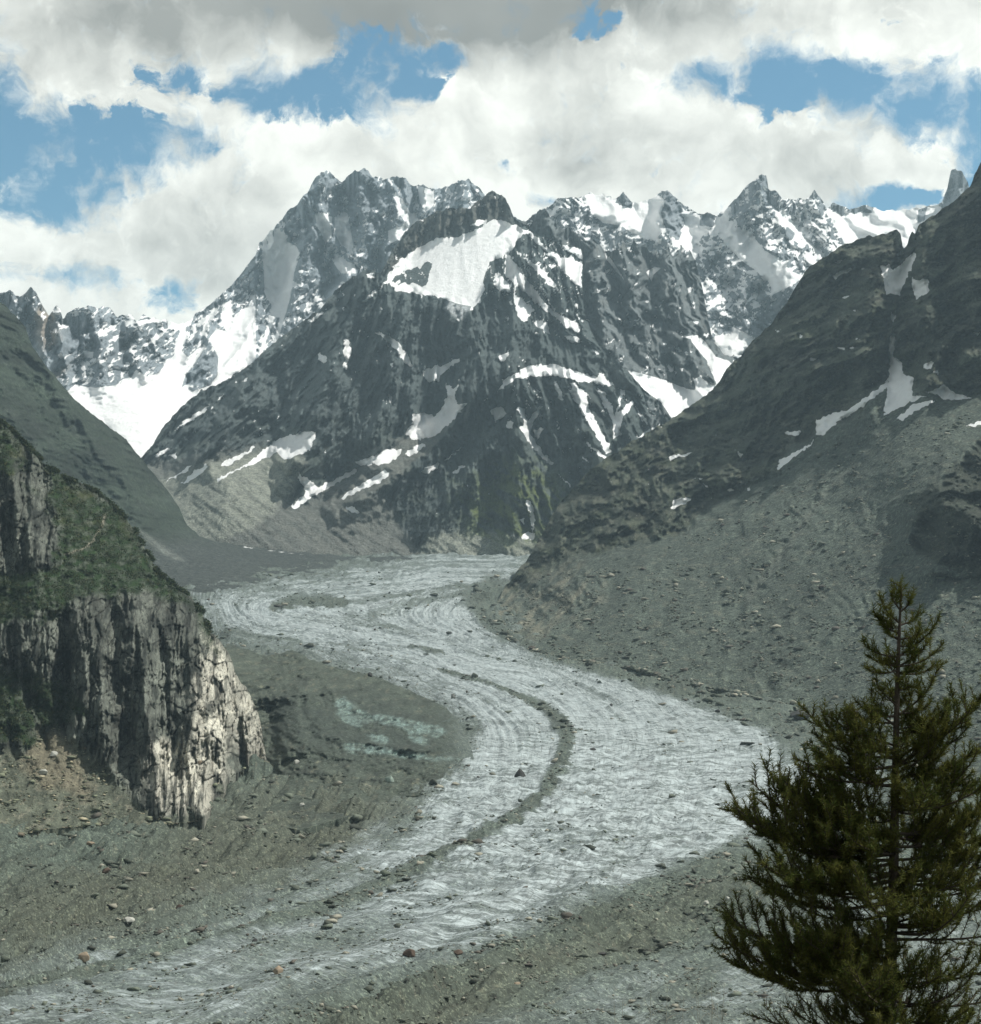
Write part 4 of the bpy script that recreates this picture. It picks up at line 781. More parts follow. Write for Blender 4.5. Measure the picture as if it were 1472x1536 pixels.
# ------------------------------------------------------------------ the valley floor: glacier and debris in one sheet
FLOW = {
 0.0: [(296, 893), (318, 930), (350, 965), (430, 985), (480, 992), (560, 1012), (650, 1055), (700, 1100), (690, 1160), (600, 1255), (450, 1325), (250, 1400), (0, 1480), (-200, 1540)],
 0.38: [(790, 852), (650, 856), (500, 876), (390, 893), (350, 910), (370, 932), (450, 952), (600, 985), (700, 1018), (780, 1045), (838, 1078), (852, 1120), (832, 1170), (770, 1235), (620, 1310), (450, 1375), (150, 1455), (0, 1500)],
 0.22: [(790, 838), (650, 843), (500, 866), (380, 884), (325, 900), (335, 935), (400, 962), (540, 992), (660, 1030), (740, 1070), (770, 1120), (740, 1190), (660, 1255), (520, 1330), (300, 1405), (0, 1490)],
 0.62: [(790, 872), (720, 880), (640, 894), (590, 915), (600, 940), (680, 965), (800, 1000), (920, 1045), (985, 1100), (980, 1170), (920, 1250), (780, 1340), (560, 1430), (350, 1500), (200, 1545)],
 0.82: [(760, 890), (690, 905), (670, 930), (720, 962), (850, 1000), (980, 1035), (1070, 1085), (1100, 1150), (1060, 1220), (960, 1300), (800, 1390), (600, 1470), (450, 1530)],
 1.0: [(770, 895), (740, 925), (765, 955), (850, 989), (1000, 1020), (1140, 1062), (1200, 1120), (1200, 1200), (1130, 1275), (1040, 1330), (900, 1395), (750, 1455), (560, 1540)],
 1.25: [(850, 985), (1060, 1030), (1300, 1090), (1420, 1180), (1350, 1290), (1150, 1390), (950, 1470), (760, 1545)]}
def valley_floor():
    xs = np.concatenate([np.arange(-260, 0, 6), np.arange(0, 1472, 1.6), np.arange(1472, 1760, 6)])
    pys = np.concatenate([np.arange(1600, 1540, -4), np.arange(1540, 1000, -1.6), np.arange(1000, 826, -1.1)])
    PX = np.broadcast_to(xs, (len(pys), len(xs))).astype(np.float32); PY = np.broadcast_to(pys[:, None], PX.shape).astype(np.float32)
    Y = ground_depth(PY).astype(np.float32); X = (PX - CX) / FPX * Y
    cc, ca = [], []
    for c, pts in FLOW.items():
        L = 0.0; last = None; tot = 0
        P3 = [np.array([(p[0] - CX) / FPX * ground_depth(p[1]), ground_depth(p[1])]) for p in pts]
        seg = [0] + list(np.cumsum([np.linalg.norm(P3[i + 1] - P3[i]) for i in range(len(P3) - 1)]))
        # distances along the flow are counted from the bottom of the picture
        for p, q in zip(pts, seg): cc.append((p[0], p[1], c)); ca.append((p[0], p[1], (seg[-1] - q) / 1000))
    C = rbf(cc, PX, PY, 1.9)
    A = rbf(ca, PX, PY, 1.9)
    C = C + fbm(X / 500, Y / 700, 3, .5, 110) * 0.012
    # clean ice, as traced
    ice = [[(296, 893), (330, 889), (400, 880), (480, 866), (560, 850), (620, 839), (680, 832), (830, 828), (790, 845), (765, 878), (735, 882), (700, 890), (740, 925), (765, 952), (830, 985), (930, 1012), (1040, 1042), (1140, 1060), (1225, 1092), (1310, 1150), (1300, 1240), (1190, 1288), (1090, 1290),
            (1040, 1312), (960, 1340), (880, 1375), (820, 1400), (740, 1430), (650, 1450), (560, 1480), (480, 1500), (400, 1560), (-100, 1580), (-100, 1500), (60, 1440), (250, 1385), (400, 1335), (520, 1285), (570, 1245), (600, 1205), (640, 1165), (660, 1140), (650, 1125), (700, 1100), (690, 1080), (650, 1050), (560, 1010), (440, 975), (350, 960), (310, 930)],
           [(700, 1560), (820, 1510), (930, 1470), (1000, 1440), (1060, 1450), (1000, 1500), (960, 1560)], [(1050, 1440), (1300, 1330), (1472, 1290), (1700, 1300), (1700, 1560), (1010, 1560)]]
    w = fbm(X / 60, Y / 110, 4, .55, 111)
    wf = fbm(X / 22, Y / 30, 4, .6, 133)
    I = field(PX + w * 14 + wf * 7, PY + w * 6 + wf * 3, ice, 38)
    bend = field(PX, PY, [[(700, 1110), (860, 1090), (1000, 1080), (1120, 1090), (1230, 1130), (1230, 1260), (1090, 1330), (900, 1400), (640, 1440), (600, 1330), (660, 1240), (690, 1160)]], 55)
    bend = np.clip(bend + 0.35 * sstep(PY, 1080, 1250), 0, 1)
    I = I * (1 - (0.08 + 0.26 * sstep(PX + w * 30, 760, 420)) * sstep(PY, 1270, 1420))
    I = I * (1 - 0.45 * field(PX, PY, [ice[1], ice[2]], 20))
    # debris lying on the ice
    deb = np.zeros(PX.shape, np.float32)
    ww = fbm(X / 30, Y / 60, 4, .6, 112)
    def band(pts, amp, wid):
        """wid: half width in picture pixels at each traced point"""
        nonlocal deb
        px2 = PX + ww * 4; py2 = PY + ww * 2.2
        best = np.full(PX.shape, 9.0, np.float32)
        for (x0, y0), (x1, y1), w0, w1 in zip(pts[:-1], pts[1:], wid[:-1], wid[1:]):
            dx, dy = x1 - x0, (y1 - y0) * 1.0
            t = np.clip(((px2 - x0) * dx + (py2 - y0) * dy) / (dx * dx + dy * dy), 0, 1)
            best = np.minimum(best, np.hypot(px2 - x0 - t * dx, py2 - y0 - t * dy) / (w0 + (w1 - w0) * t))
        deb = np.maximum(deb, amp * sstep(best + ww * .3, 1.8, 0.35))
    band([(470, 962), (540, 980), (600, 995), (655, 1008)], 0.5, [1.5, 1.5, 2, 2])
    band([(655, 1008), (700, 1022), (740, 1032), (775, 1046), (815, 1064), (842, 1085), (852, 1110), (845, 1140), (832, 1170), (815, 1200), (775, 1232), (720, 1262), (650, 1296), (600, 1318), (540, 1345), (450, 1375), (300, 1415), (150, 1455), (0, 1500)], 1.0,
         [2, 2.5, 3, 5, 7, 9.5, 10.5, 10.5, 11, 10, 9, 8, 8, 8, 8, 7, 7, 7, 7])
    band([(1180, 1275), (1110, 1300), (1050, 1330), (950, 1368), (850, 1412), (750, 1455), (650, 1492), (540, 1530), (450, 1560)], 1.0, [22, 22, 26, 28, 30, 30, 28, 26, 24])
    band([(410, 915), (440, 908), (490, 907), (520, 909)], 0.95, [6, 9, 8, 4])
    band([(520, 909), (600, 898), (680, 884), (740, 878)], 0.6, [3, 2.5, 2, 2])
    band([(560, 930), (600, 915), (660, 900), (720, 893)], 0.5, [9, 8, 6, 5])
    band([(440, 930), (540, 940), (620, 952)], 0.42, [6, 8, 6])
    band([(740, 885), (720, 905), (735, 935), (765, 958)], 0.9, [16, 18, 14, 8])
    band([(765, 960), (850, 996), (960, 1022), (1060, 1048), (1160, 1080), (1240, 1130)], 0.9, [4, 6, 9, 15, 24, 40])
    band([(830, 995), (920, 1022), (1010, 1040), (1050, 1050)], 0.5, [2, 3, 4, 3])
    band([(613, 975), (640, 979), (665, 985)], 0.8, [2, 3, 2])
    band([(340, 952), (400, 960), (450, 966)], 0.5, [3, 3, 3])
    band([(880, 1100), (850, 1098), (830, 1092)], 0.7, [2, 4, 5])
    band([(700, 1100), (640, 1180), (590, 1260)], 0.55, [22, 26, 20])
    band([(1100, 1280), (1180, 1240), (1250, 1200)], 0.5, [16, 14, 14])
    band([(560, 1310), (400, 1365), (200, 1420)], 0.35, [22, 22, 20])
    snow = np.clip(I * (1 - deb), 0, 1) * (1 - 0.30 * sstep(fbm(X / 90, Y / 120, 5, .6, 131), -.2, .7))
    snow = snow * (1 - 0.20 * sstep(PY, 1120, 1380)) * (1 - 0.08 * sstep(PX + w * 60, 900, 500) * sstep(PY, 1230, 1400))
    bands = sstep(fbm(C * 24, A * 1.4, 4, .6, 150), -.15, .6) * (1 - .7 * bend) + sstep(fbm(X / 120 + w, Y / 34 + w, 4, .6, 151), -.1, .6) * bend
    snow = snow * (1 - 0.38 * np.clip(bands, 0, 1))
    # wave bands across the far arm
    og = np.sin((A * 1000) / 62 + C * 9) * 0.5
    far = field(PX, PY, [[(290, 893), (480, 862), (620, 836), (800, 828), (790, 872), (640, 884), (420, 902), (330, 920)]], 10)
    snow = snow - far * sstep(og + .25 * w, 0.05, 0.5) * 0.16
    cl = sstep(fbm(C * 9, A * 1.1, 4, .55, 113), -0.1, 0.7)
    snow = snow * (1 - 0.28 * cl)
    # relief: furrows along the flow, heaps and crevasse swells, hummocky debris
    z = ground_z(Y)
    scale = np.clip(Y / 2200, 0.55, 2.2)
    fur = ridged(C * 26, A * 1.3, 4, .55, 114) * 2.6 * scale
    hum = fbm(X / 26, Y / 34, 5, .58, 115)
    cre = ridged(C * 7 + hum * .15, A * 17, 4, .6, 116)
    heap = field(PX, PY, [[(640, 1150), (760, 1140), (960, 1150), (1100, 1170), (1080, 1290), (900, 1360), (700, 1360), (600, 1330), (640, 1230)]], 50)
    ice_w = np.clip(I * 1.2, 0, 1)
    ser = ridged((X + 0.25 * Y) / 46 + w * .3, Y / 15 + w * .6, 5, .62, 134)
    dd_ = (1 - ice_w) * sstep(PY, 1080, 1200)
    z = z + ice_w * (fur * (1 - .85 * bend) + bend * (ser * 1.0 + fbm(X / 50, Y / 40, 3, .5, 135) * 2.5) + cre * 0.8 * scale * (1 - .6 * bend) + heap * (ser * 0.8 + ridged(X / 24, Y / 30, 4, .5, 117) * 2.4 + fbm(X / 60, Y / 70, 3, .5, 130) * 4) ) + hum * 1.6 * scale
    dd = np.maximum(1 - ice_w, deb)
    z = z + dd * fbm(X / 15, Y / 20, 5, .62, 118) * 1.5 + (1 - ice_w) * fbm(X / 80, Y / 110, 4, .6, 119) * 12 * np.clip(scale, .6, 1.4) + deb * 1.6 * scale * (Y < 4500) + dd_ * (fbm(C * 16, A * 2.6, 4, .55, 136) * 7 + ridged(C * 40, A * 5, 3, .5, 137) * 1.6)
    # long swells that follow the moraines at the bottom left
    z = z + np.sin(C * 42) * 2.4 * sstep(PY, 1250, 1400)
    near = sstep(PY, 1540, 1600); z = z - near * 3
    # debris colour
    c = np.array([0.072, 0.090, 0.074], np.float32) * (1 + 0.26 * fbm(X / 40, Y / 60, 5, .6, 120) + 0.16 * fbm(X / 7, Y / 9, 4, .6, 121))[..., None]
    c = mixc(c, (0.052, 0.062, 0.048), sstep(fbm(X / 120, Y / 170, 4, .55, 122), 0, .7) * 0.6)
    c = mixc(c, (0.16, 0.158, 0.12), sstep(fbm(X / 9, Y / 10, 5, .65, 123), 0.5, 1.0) * 0.55)
    c = mixc(c, (0.130, 0.156, 0.156), np.clip(I * 1.1, 0, 1) * (1 - deb * .85) * (0.75 + .25 * np.clip(w, -1, 1)))
    olive = (1 - np.clip(I, 0, 1)) * field(PX, PY, [[(330, 1200), (640, 1140), (640, 1210), (560, 1290), (420, 1330), (180, 1420), (0, 1470), (0, 1330), (200, 1300)], [(500, 1560), (700, 1480), (900, 1410), (1100, 1320), (1000, 1400), (800, 1490), (650, 1560)]], 30)
    c = mixc(c, (0.072, 0.076, 0.056), olive * 0.6)
    P = np.stack([X, Y, z], -1).astype(np.float32)
    # carried down towards the viewer's hillside in front
    rows, cr, sr = [P], [c], [snow]
    uv = np.stack([C, A], -1)
    yn = P[0, :, 1]; pre, pc, ps, pu = [], [], [], []
    for yy, zz in ((14, -9), (60, -32), (160, -72), (320, -128), (560, -186), (800, -206), (900, -203)):
        pre.append(np.stack([P[0, :, 0] * (yy / yn), np.full(len(xs), yy), zz + fbm(xs / 60, xs * 0 + yy, 3, .5, 9) * yy * 0.006], -1)[None].astype(np.float32))
        pc.append(np.broadcast_to(np.array([0.07, 0.08, 0.05], np.float32), (1, len(xs), 3))); ps.append(np.zeros((1, len(xs)), np.float32)); pu.append(uv[:1])
    grid_mesh('glacier', np.concatenate(pre + rows), np.concatenate(pc + cr), np.concatenate(ps + sr), M_ICE, uv=np.concatenate(pu + [uv]), extra={'bend': np.concatenate(ps + [bend])}, label='curving grey white glacier with dark medial moraine bands')
    SURF['glacier'] = dict(P=P, PX=PX, PY=PY, snow=snow, I=I, deb=deb)
    # wide ground under and beyond everything
    R = 12500
    g = bpy.data.meshes.new('ground')
    n = 60; a = np.linspace(-R, R, n); gx, gy = np.meshgrid(a, a + 3500); r = np.hypot(gx, gy)
    gz = -360 + 40 * fbm(gx / 5000, gy / 5000, 3, .5, 3) + np.clip((np.abs(gx) - 5500) / 5500, 0, 1) ** 1.3 * 1800 * (0.8 + fbm(gx / 3000, gy / 3000, 3, .5, 5)) + np.clip((-gy - 2500) / 5000, 0, 1) * 1200 * (0.8 + fbm(gx / 2600, gy / 2600, 3, .5, 6))
    PG = np.stack([gx, gy, gz], -1).astype(np.float32)
    grid_mesh('ground', PG, np.broadcast_to(np.array([0.08, 0.09, 0.06], np.float32), PG.shape), np.zeros((n, n)), M_DEBRIS)
M_FAR = terrain_mat('far_rock_and_snow', 9.0, stones=0.0, bump_dist=2.2, bump=0.7, contrast=0.6)
M_RIDGE = terrain_mat('ridge_rock', 7.0, stones=0.0, bump_dist=2.2, bump=0.7, contrast=0.6, stretch=0.45)
M_MID = terrain_mat('mountain_rock', 5.5, stones=0.0, bump_dist=2.2, bump=0.8, contrast=0.7, edge=0.2)
M_SLOPE = terrain_mat('green_grey_slope', 4.5, stones=0.25, bump=1.0, contrast=0.95)
M_RIGHT = terrain_mat('dark_rock_and_rubble', 3.2, stones=0.45, bump_dist=2.0, bump=0.8, contrast=0.7, edge=0.16)
M_CLIFF = terrain_mat('cliff_rock', 1.5, stones=0.2, bump_dist=1.6, bump=0.8, contrast=0.6, stretch=0.5)
M_DEBRIS = terrain_mat('moraine_debris', 1.5, stones=0.6, bump_dist=1.8, bump=0.7, contrast=0.5)
M_ICE = terrain_mat('dirty_shaded_glacier_ice', 1.1, stones=0.6, snow_col=(0.285, 0.325, 0.33), snow_rough=0.6, bump=0.7, contrast=0.7, streaks=True, edge=0.22)  # the grey is dirt plus cloud shade over the foreground, put into the colour
far_left(); far_right(); rock_ridge(); middle_mountain(); left_slope(); right_slope(); near_cliff(); moraine_mound(); valley_floor()

# ------------------------------------------------------------------ boulders
rng = random.Random(5)
def tag(o, label=None, cat=None, group=None, kind=None):
    for k, v in (('label', label), ('category', cat), ('group', group), ('kind', kind)):
        if v: o[k] = v
def rock_verts(r, n=16, sx=1, sy=1, sz=0.75, point=0.0):
    """an angular lump: the hull of points on a squashed ball"""
    bm = bmesh.new()
    for i in range(n):
        v = Vector((r.gauss(0, 1), r.gauss(0, 1), r.gauss(0, 1))).normalized() * r.uniform(0.8, 1.1)
        if point and v.z > 0: v.x *= 1 - point * v.z; v.y *= 1 - point * v.z
        bm.verts.new((v.x * sx, v.y * sy, max(v.z, -.45) * sz))
    res = bmesh.ops.convex_hull(bm, input=bm.verts)
    bmesh.ops.delete(bm, geom=[g for g in res['geom_interior'] if isinstance(g, bmesh.types.BMVert)], context='VERTS')
    return bm
def surf_point(px, py, names=('glacier', 'right_slope', 'rock_cliff', 'moraine_mound')):
    best = None
    for nm in names:
        for key in SURF:
            if not key.startswith(nm): continue
            s = SURF[key]
            d = (s['PX'] - px) ** 2 + (s['PY'] - py) ** 2
            if nm == 'glacier':      # its relief shifts the picture position a little: look where the points really are
                P = s['P']; d = (CX + P[..., 0] / P[..., 1] * FPX - px) ** 2 + (HZ - P[..., 2] / P[..., 1] * FPX - py) ** 2
            i = np.unravel_index(np.argmin(d), d.shape)
            if d[i] < 30 and (best is None or s['P'][i][1] < best[1]): best = s['P'][i]
    return Vector(best)
RM = {k: simple_mat('boulder_' + k, c, 0.8, 0.6) for k, c in dict(dark=(0.045, 0.045, 0.042), red=(0.085, 0.06, 0.045), tan=(0.25, 0.20, 0.145), pale=(0.36, 0.36, 0.32), grey=(0.12, 0.125, 0.115), green=(0.24, 0.29, 0.25)).items()}
BOULDERS = [  # px, py of its foot, width and height in picture pixels, colour, how pointed, label
 (781, 1168, 20, 18, 'dark', .12, 'dark pointed boulder standing on pale ice left of the curved moraine band'),
 (615, 1434, 24, 15, 'red', 0, 'large dark reddish brown boulder lying on the lower dirty ice'),
 (417, 1460, 17, 15, 'tan', 0, 'tan topped squarish boulder on bluish ice at the lower left'),
 (126, 1442, 19, 20, 'tan', 0, 'round light brown boulder on the grey debris at the lower left'),
 (1200, 1077, 34, 15, 'dark', 0, 'wide dark boulder on the debris at the right edge of the ice above the tree'),
 (681, 1046, 9, 10, 'grey', .2, 'small grey rock on white ice just above the mound'),
 (1059, 1357, 10, 9, 'pale', 0, 'small white rock on the brown moraine left of the tree'),
 (1091, 1349, 7, 6, 'pale', 0, 'tiny pale rock nearest the tree on the brown moraine'),
 (584, 1173, 15, 13, 'green', 0, 'pale greenish ice covered rock on the debris below the ice wall'),
 (445, 1146, 12, 9, 'pale', 0, 'white rock on debris just right of the dark hollow beside the cliff'),
 (454, 1210, 9, 8, 'pale', 0, 'white rock alone on the smooth debris below the mound'),
 (687, 1430, 18, 8, 'red', 0, 'flat reddish slab on ice right of the large brown boulder'),
 (774, 1478, 15, 7, 'tan', 0, 'flat tan slab on the brown moraine ridge at the bottom'),
 (272, 1366, 20, 11, 'red', 0, 'flat rusty brown slab at the lower edge of the debris slope'),
 (193, 1384, 22, 9, 'pale', 0, 'flat pale topped slab left of the rusty brown slab'),
 (556, 1015, 10, 8, 'dark', .2, 'dark rock on the crest of the debris mound'),
 (80, 1133, 15, 10, 'pale', 0, 'bright pale block at the top of the gravel fan under the cliff'),
 (66, 1160, 15, 9, 'pale', 0, 'long pale block lower on the gravel fan under the cliff'),
 (160, 1309, 17, 10, 'red', 0, 'brown block on the debris below the foot of the cliff'),
 (755, 1450, 11, 8, 'pale', 0, 'pale rock on the edge between ice and brown moraine'),
 (903, 1433, 16, 7, 'dark', 0, 'dark flat slab on the brown moraine near the bottom'),
 (1209, 862, 15, 11, 'pale', .1, 'pale block high on the rubble slope'),
 (1208, 933, 11, 10, 'tan', 0, 'light tan block half way down the rubble slope'),
 (1142, 907, 16, 8, 'pale', 0, 'flat pale block on the rubble slope above the glacier'),
 (1447, 943, 18, 16, 'pale', .1, 'big pale block on the rubble slope right of the tree top'),
 (959, 968, 13, 8, 'pale', 0, 'small pale block on the lower rubble slope left of the others'),
 (1227, 1031, 19, 10, 'tan', 0, 'light flat block at the foot of the rubble slope'),
 (382, 1412, 10, 6, 'dark', 0, 'small dark flat rock on grey ice above the tan topped boulder'),
 (468, 1390, 9, 7, 'pale', 0, 'small white rock at the edge of the long moraine band'),
 (890, 1124, 11, 5, 'dark', 0, 'small dark flat rock on the clean white ice'),
 (916, 1059, 6, 6, 'dark', .2, 'tiny dark rock on the bright ice in the upper right field'),
 (1077, 1068, 9, 5, 'dark', 0, 'thin dark rock on white ice near the right margin'),
 (300, 1146, 9, 7, 'tan', 0, 'small tan block caught on the foot of the pale cliff'),
 (170, 1258, 11, 8, 'grey', 0, 'grey block on rubble directly below the cliff foot'),
 (135, 1268, 13, 8, 'tan', 0, 'light tan block among rubble below the gravel fan')]
for (px, py, w, h, cn, pt, lab) in BOULDERS:
    p = surf_point(px, py)
    k = p.y / FPX
    r = random.Random(int(px * 7 + py))
    bm = rock_verts(r, 26, 1, r.uniform(.8, 1.1), 1.0, pt)
    bmesh.ops.bevel(bm, geom=bm.edges[:], offset=0.05, segments=1, affect='EDGES')
    me = bpy.data.meshes.new('boulder'); bm.to_mesh(me); bm.free(); me.materials.append(RM[cn])
    o = bpy.data.objects.new('boulder', me); COL.objects.link(o)
    o.scale = (w * k / 2, w * k / 2, h * k * 0.62); o.rotation_euler = (r.uniform(-.1, .1), r.uniform(-.12, .12), 0)
    o.location = (p.x, p.y, p.z + h * k * 0.20)
    tag(o, lab, 'boulder', 'boulders lying on the glacier and its moraines')

# ------------------------------------------------------------------ rubble: thousands of loose stones, too many to count
def rubble(name, P, idx, sizes, mat, seed, tone, label):
    r = np.random.RandomState(seed)
    protos = []
    for k in range(14):
        bm = rock_verts(random.Random(seed * 50 + k), 9, 1, 1, 0.7); bm.verts.index_update()
        bmesh.ops.triangulate(bm, faces=bm.faces[:])
        protos.append((np.array([v.co[:] for v in bm.verts], np.float32), np.array([[v.index for v in f.verts] for f in bm.faces], np.int32))); bm.free()
    vs_, fs_, cs_ = [], [], []; base = 0
    for i, s in zip(idx, sizes):
        v, f = protos[r.randint(14)]
        a = r.rand() * 6.28; ca, sa = math.cos(a), math.sin(a)
        q = v * np.array([s * r.uniform(.7, 1.3), s * r.uniform(.7, 1.3), s * r.uniform(.5, 1.0)], np.float32)
        q = np.stack([q[:, 0] * ca - q[:, 1] * sa, q[:, 0] * sa + q[:, 1] * ca, q[:, 2]], 1) + P[i] + np.array([0, 0, s * .15], np.float32)
        vs_.append(q); fs_.append(f + base); base += len(v)
        t = tone(r); cs_.append(np.tile(np.array([t], np.float32), (len(v), 1)))
    V = np.concatenate(vs_); F = np.concatenate(fs_); Cc = np.concatenate(cs_)
    me = bpy.data.meshes.new(name)
    me.vertices.add(len(V)); me.vertices.foreach_set('co', V.ravel()); me.loops.add(F.size); me.loops.foreach_set('vertex_index', F.ravel())
    me.polygons.add(len(F)); me.polygons.foreach_set('loop_start', np.arange(0, F.size, 3, dtype=np.int32)); me.polygons.foreach_set('loop_total', np.full(len(F), 3, np.int32)); me.update(calc_edges=True)
    a = me.attributes.new('col', 'FLOAT_COLOR', 'POINT'); c4 = np.ones((len(V), 4), np.float32); c4[:, :3] = Cc; a.data.foreach_set('color', c4.ravel())
    me.materials.append(mat)
    o = bpy.data.objects.new(name, me); COL.objects.link(o); tag(o, label, None, None, 'stuff')
def stone_mat():
    mt = bpy.data.materials.new('loose_stone'); mt.use_nodes = True; t = NT(mt.node_tree); bs = t.n['Principled BSDF']
    c = t.node('ShaderNodeAttribute', attribute_name='col').outputs['Color']; pos = t.node('ShaderNodeNewGeometry').outputs['Position']
    n = t.noise(pos, 1.2, 5, .6); k = t.m('ADD', 0.5, n); kc = t.node('ShaderNodeCombineColor', {0: k, 1: k, 2: k}).outputs[0]
    t.l.new(t.mix(1.0, c, kc, 'MULTIPLY'), bs.inputs['Base Color']); bs.inputs['Roughness'].default_value = .95
    return mt
M_STONE = stone_mat()
def tone_mix(r):
    u = r.rand()
    if u < .16: return np.array([.25, .24, .19]) * r.uniform(.8, 1.2)
    if u < .28: return np.array([.082, .074, .060]) * r.uniform(.8, 1.2)
    return np.array([.085, .098, .075]) * r.uniform(.4, 1.5)
s = SURF['glacier']; Pf = s['P'].reshape(-1, 3)
cl = fbm(s['P'][..., 0] / 40, s['P'][..., 1] / 60, 4, .6, 140)
wgt = (sstep(cl, 0.0, 0.7) + .05) * (1.02 - np.clip(s['snow'] * 1.3, 0, 1)) * (s['PY'] > 860) * (s['PX'] > -30) * (s['PX'] < 1500) * (s['PY'] < 1545) * (1 + 0.6 * s['deb'])
wgt = wgt.ravel() / wgt.sum()
R_ = np.random.RandomState(3)
n = 28000; idx = R_.choice(len(Pf), n, p=wgt)
sz = (0.40 * (1 - R_.rand(n)) ** -0.44).clip(0, 3.0) * np.clip(Pf[idx, 1] / 1700, .65, 1.9)
rubble('moraine_rubble', Pf, idx, sz * 2.2, M_STONE, 4, tone_mix, 'loose stones and blocks strewn over the moraines and dirty ice')
s = [SURF[k] for k in SURF if k == 'mountain_slope'][0]   # the last one stored is the right-hand slope
Pf = s['P'].reshape(-1, 3)
w_ = fbm(s['PX'] / 40, s['PY'] / 40, 4, .55, 96) * 14
dmask = sstep(s['PY'] - np.interp(s['PX'], [745, 820, 950, 1040, 1130, 1200, 1320, 1472], [905, 850, 825, 790, 725, 670, 600, 605]), 6, 30)
wgt = dmask * (sstep(fbm(s['PX'] / 30, s['PY'] / 26, 4, .6, 141), -.1, .7) + .05) * (1 - s['snow']) * (s['PX'] < 1500) * (1 + sstep(s['PY'], 800, 950))
wgt = wgt.ravel() / wgt.sum(); n = 12000; idx = R_.choice(len(Pf), n, p=wgt)
sz = (0.9 * (1 - R_.rand(n)) ** -0.40).clip(0, 5.0) * Pf[idx, 1] / 1800
rubble('slope_rubble', Pf, idx, sz, M_STONE, 5, tone_mix, 'loose blocks scattered down the long grey rubble slope')
s = SURF['rock_cliff']; Pf = s['P'].reshape(-1, 3)
wgt = (s['deb'] * (sstep(fbm(s['PX'] / 24, s['PY'] / 20, 4, .6, 142), -.2, .6) + .05) * (s['PX'] > -20) + 1e-9)
wgt = wgt.ravel() / wgt.sum(); n = 1600; idx = R_.choice(len(Pf), n, p=wgt)
sz = (0.62 * (1 - R_.rand(n)) ** -0.42).clip(0, 3.6) * 1.7
rubble('gravel_fan_debris', Pf, idx, sz, M_STONE, 6, lambda r: tone_mix(r) * np.array([1.5, 1.4, 1.2]), 'tan stones on the gravel fan at the foot of the cliff')

# ------------------------------------------------------------------ shrubs on the cliff
def shrubs():
    s = SURF['rock_cliff']; Pf = s['P'].reshape(-1, 3)
    cl = sstep(fbm(s['PX'] / 16, s['PY'] / 13, 4, .6, 143), -.35, .35)
    w = (s['veg'] * (1 - s['deb']) * cl + 0.008 * (1 - s['deb']) * cl) * (s['PX'] > -25); w = w.ravel() ** 1.3; w /= w.sum()
    r = np.random.RandomState(9); n = 12000; idx = r.choice(len(Pf), n, p=w)
    m = 9
    c = Pf[idx] + np.array([0, -0.8, 0.9], np.float32); size = r.uniform(1.2, 3.4, n)
    ce = np.repeat(c, m, 0) + r.normal(0, 1, (n * m, 3)).astype(np.float32) * np.repeat(size, m)[:, None] * np.array([.75, .6, .55])
    d = r.normal(0, 1, (n * m, 3)); d /= np.linalg.norm(d, axis=1, keepdims=True)
    e = r.normal(0, 1, (n * m, 3)); e -= d * (d * e).sum(1, keepdims=True); e /= np.linalg.norm(e, axis=1, keepdims=True)
    L = r.uniform(.35, .8, (n * m, 1)) * np.repeat(size, m)[:, None] * .8
    V = np.stack([ce - d * L, ce + e * L * .7, ce + d * L], 1).reshape(-1, 3).astype(np.float32)
    F = np.arange(len(V), dtype=np.int32)
    me = bpy.data.meshes.new('shrubs'); me.vertices.add(len(V)); me.vertices.foreach_set('co', V.ravel()); me.loops.add(len(V)); me.loops.foreach_set('vertex_index', F)
    me.polygons.add(len(V) // 3); me.polygons.foreach_set('loop_start', np.arange(0, len(V), 3, dtype=np.int32)); me.polygons.foreach_set('loop_total', np.full(len(V) // 3, 3, np.int32)); me.update(calc_edges=True)
    tone = np.where(r.rand(n) < .72, 0, 1)[:, None] * 1.0
    cc = (np.array([[.018, .036, .010]]) * (1 - tone) + np.array([[.052, .056, .018]]) * tone) * r.uniform(.6, 1.45, (n, 1))
    cc = np.repeat(cc, m * 3, 0)
    a = me.attributes.new('col', 'FLOAT_COLOR', 'POINT'); c4 = np.ones((len(V), 4), np.float32); c4[:, :3] = cc; a.data.foreach_set('color', c4.ravel())
    me.materials.append(M_STONE)
    o = bpy.data.objects.new('shrubbery', me); COL.objects.link(o); tag(o, 'dark green alder scrub growing over the top and ledges of the left cliff', None, None, 'stuff')
shrubs()

# ------------------------------------------------------------------ the conifer in front
def pt(px, py, Y): return Vector(((px - CX) / FPX * Y, Y, (HZ - py) / FPX * Y))
M_BARK = simple_mat('bark', (0.060, 0.048, 0.038), 0.02, 0.7)
def needle_mat():
    mt = bpy.data.materials.new('needles'); mt.use_nodes = True; t = NT(mt.node_tree); t.n.clear()
    out = t.node('ShaderNodeOutputMaterial')
    pos = t.node('ShaderNodeNewGeometry').outputs['Position']
    n = t.noise(pos, 5.0, 3, .6); n2 = t.noise(pos, 40.0, 2, .6)
    c = t.mix(t.ss(n, .38, .66), (0.056, 0.084, 0.024), (0.150, 0.158, 0.045))
    c = t.mix(t.ss(n2, .3, .75), c, (0.085, 0.080, 0.026))
    d = t.node('ShaderNodeBsdfDiffuse', {'Color': c}); tr = t.node('ShaderNodeBsdfTranslucent', {'Color': c})
    mx = t.node('ShaderNodeMixShader', {0: 0.25}); t.l.new(d.outputs[0], mx.inputs[1]); t.l.new(tr.outputs[0], mx.inputs[2]); t.l.new(mx.outputs[0], out.inputs[0])
    return mt
M_NEEDLE = needle_mat()
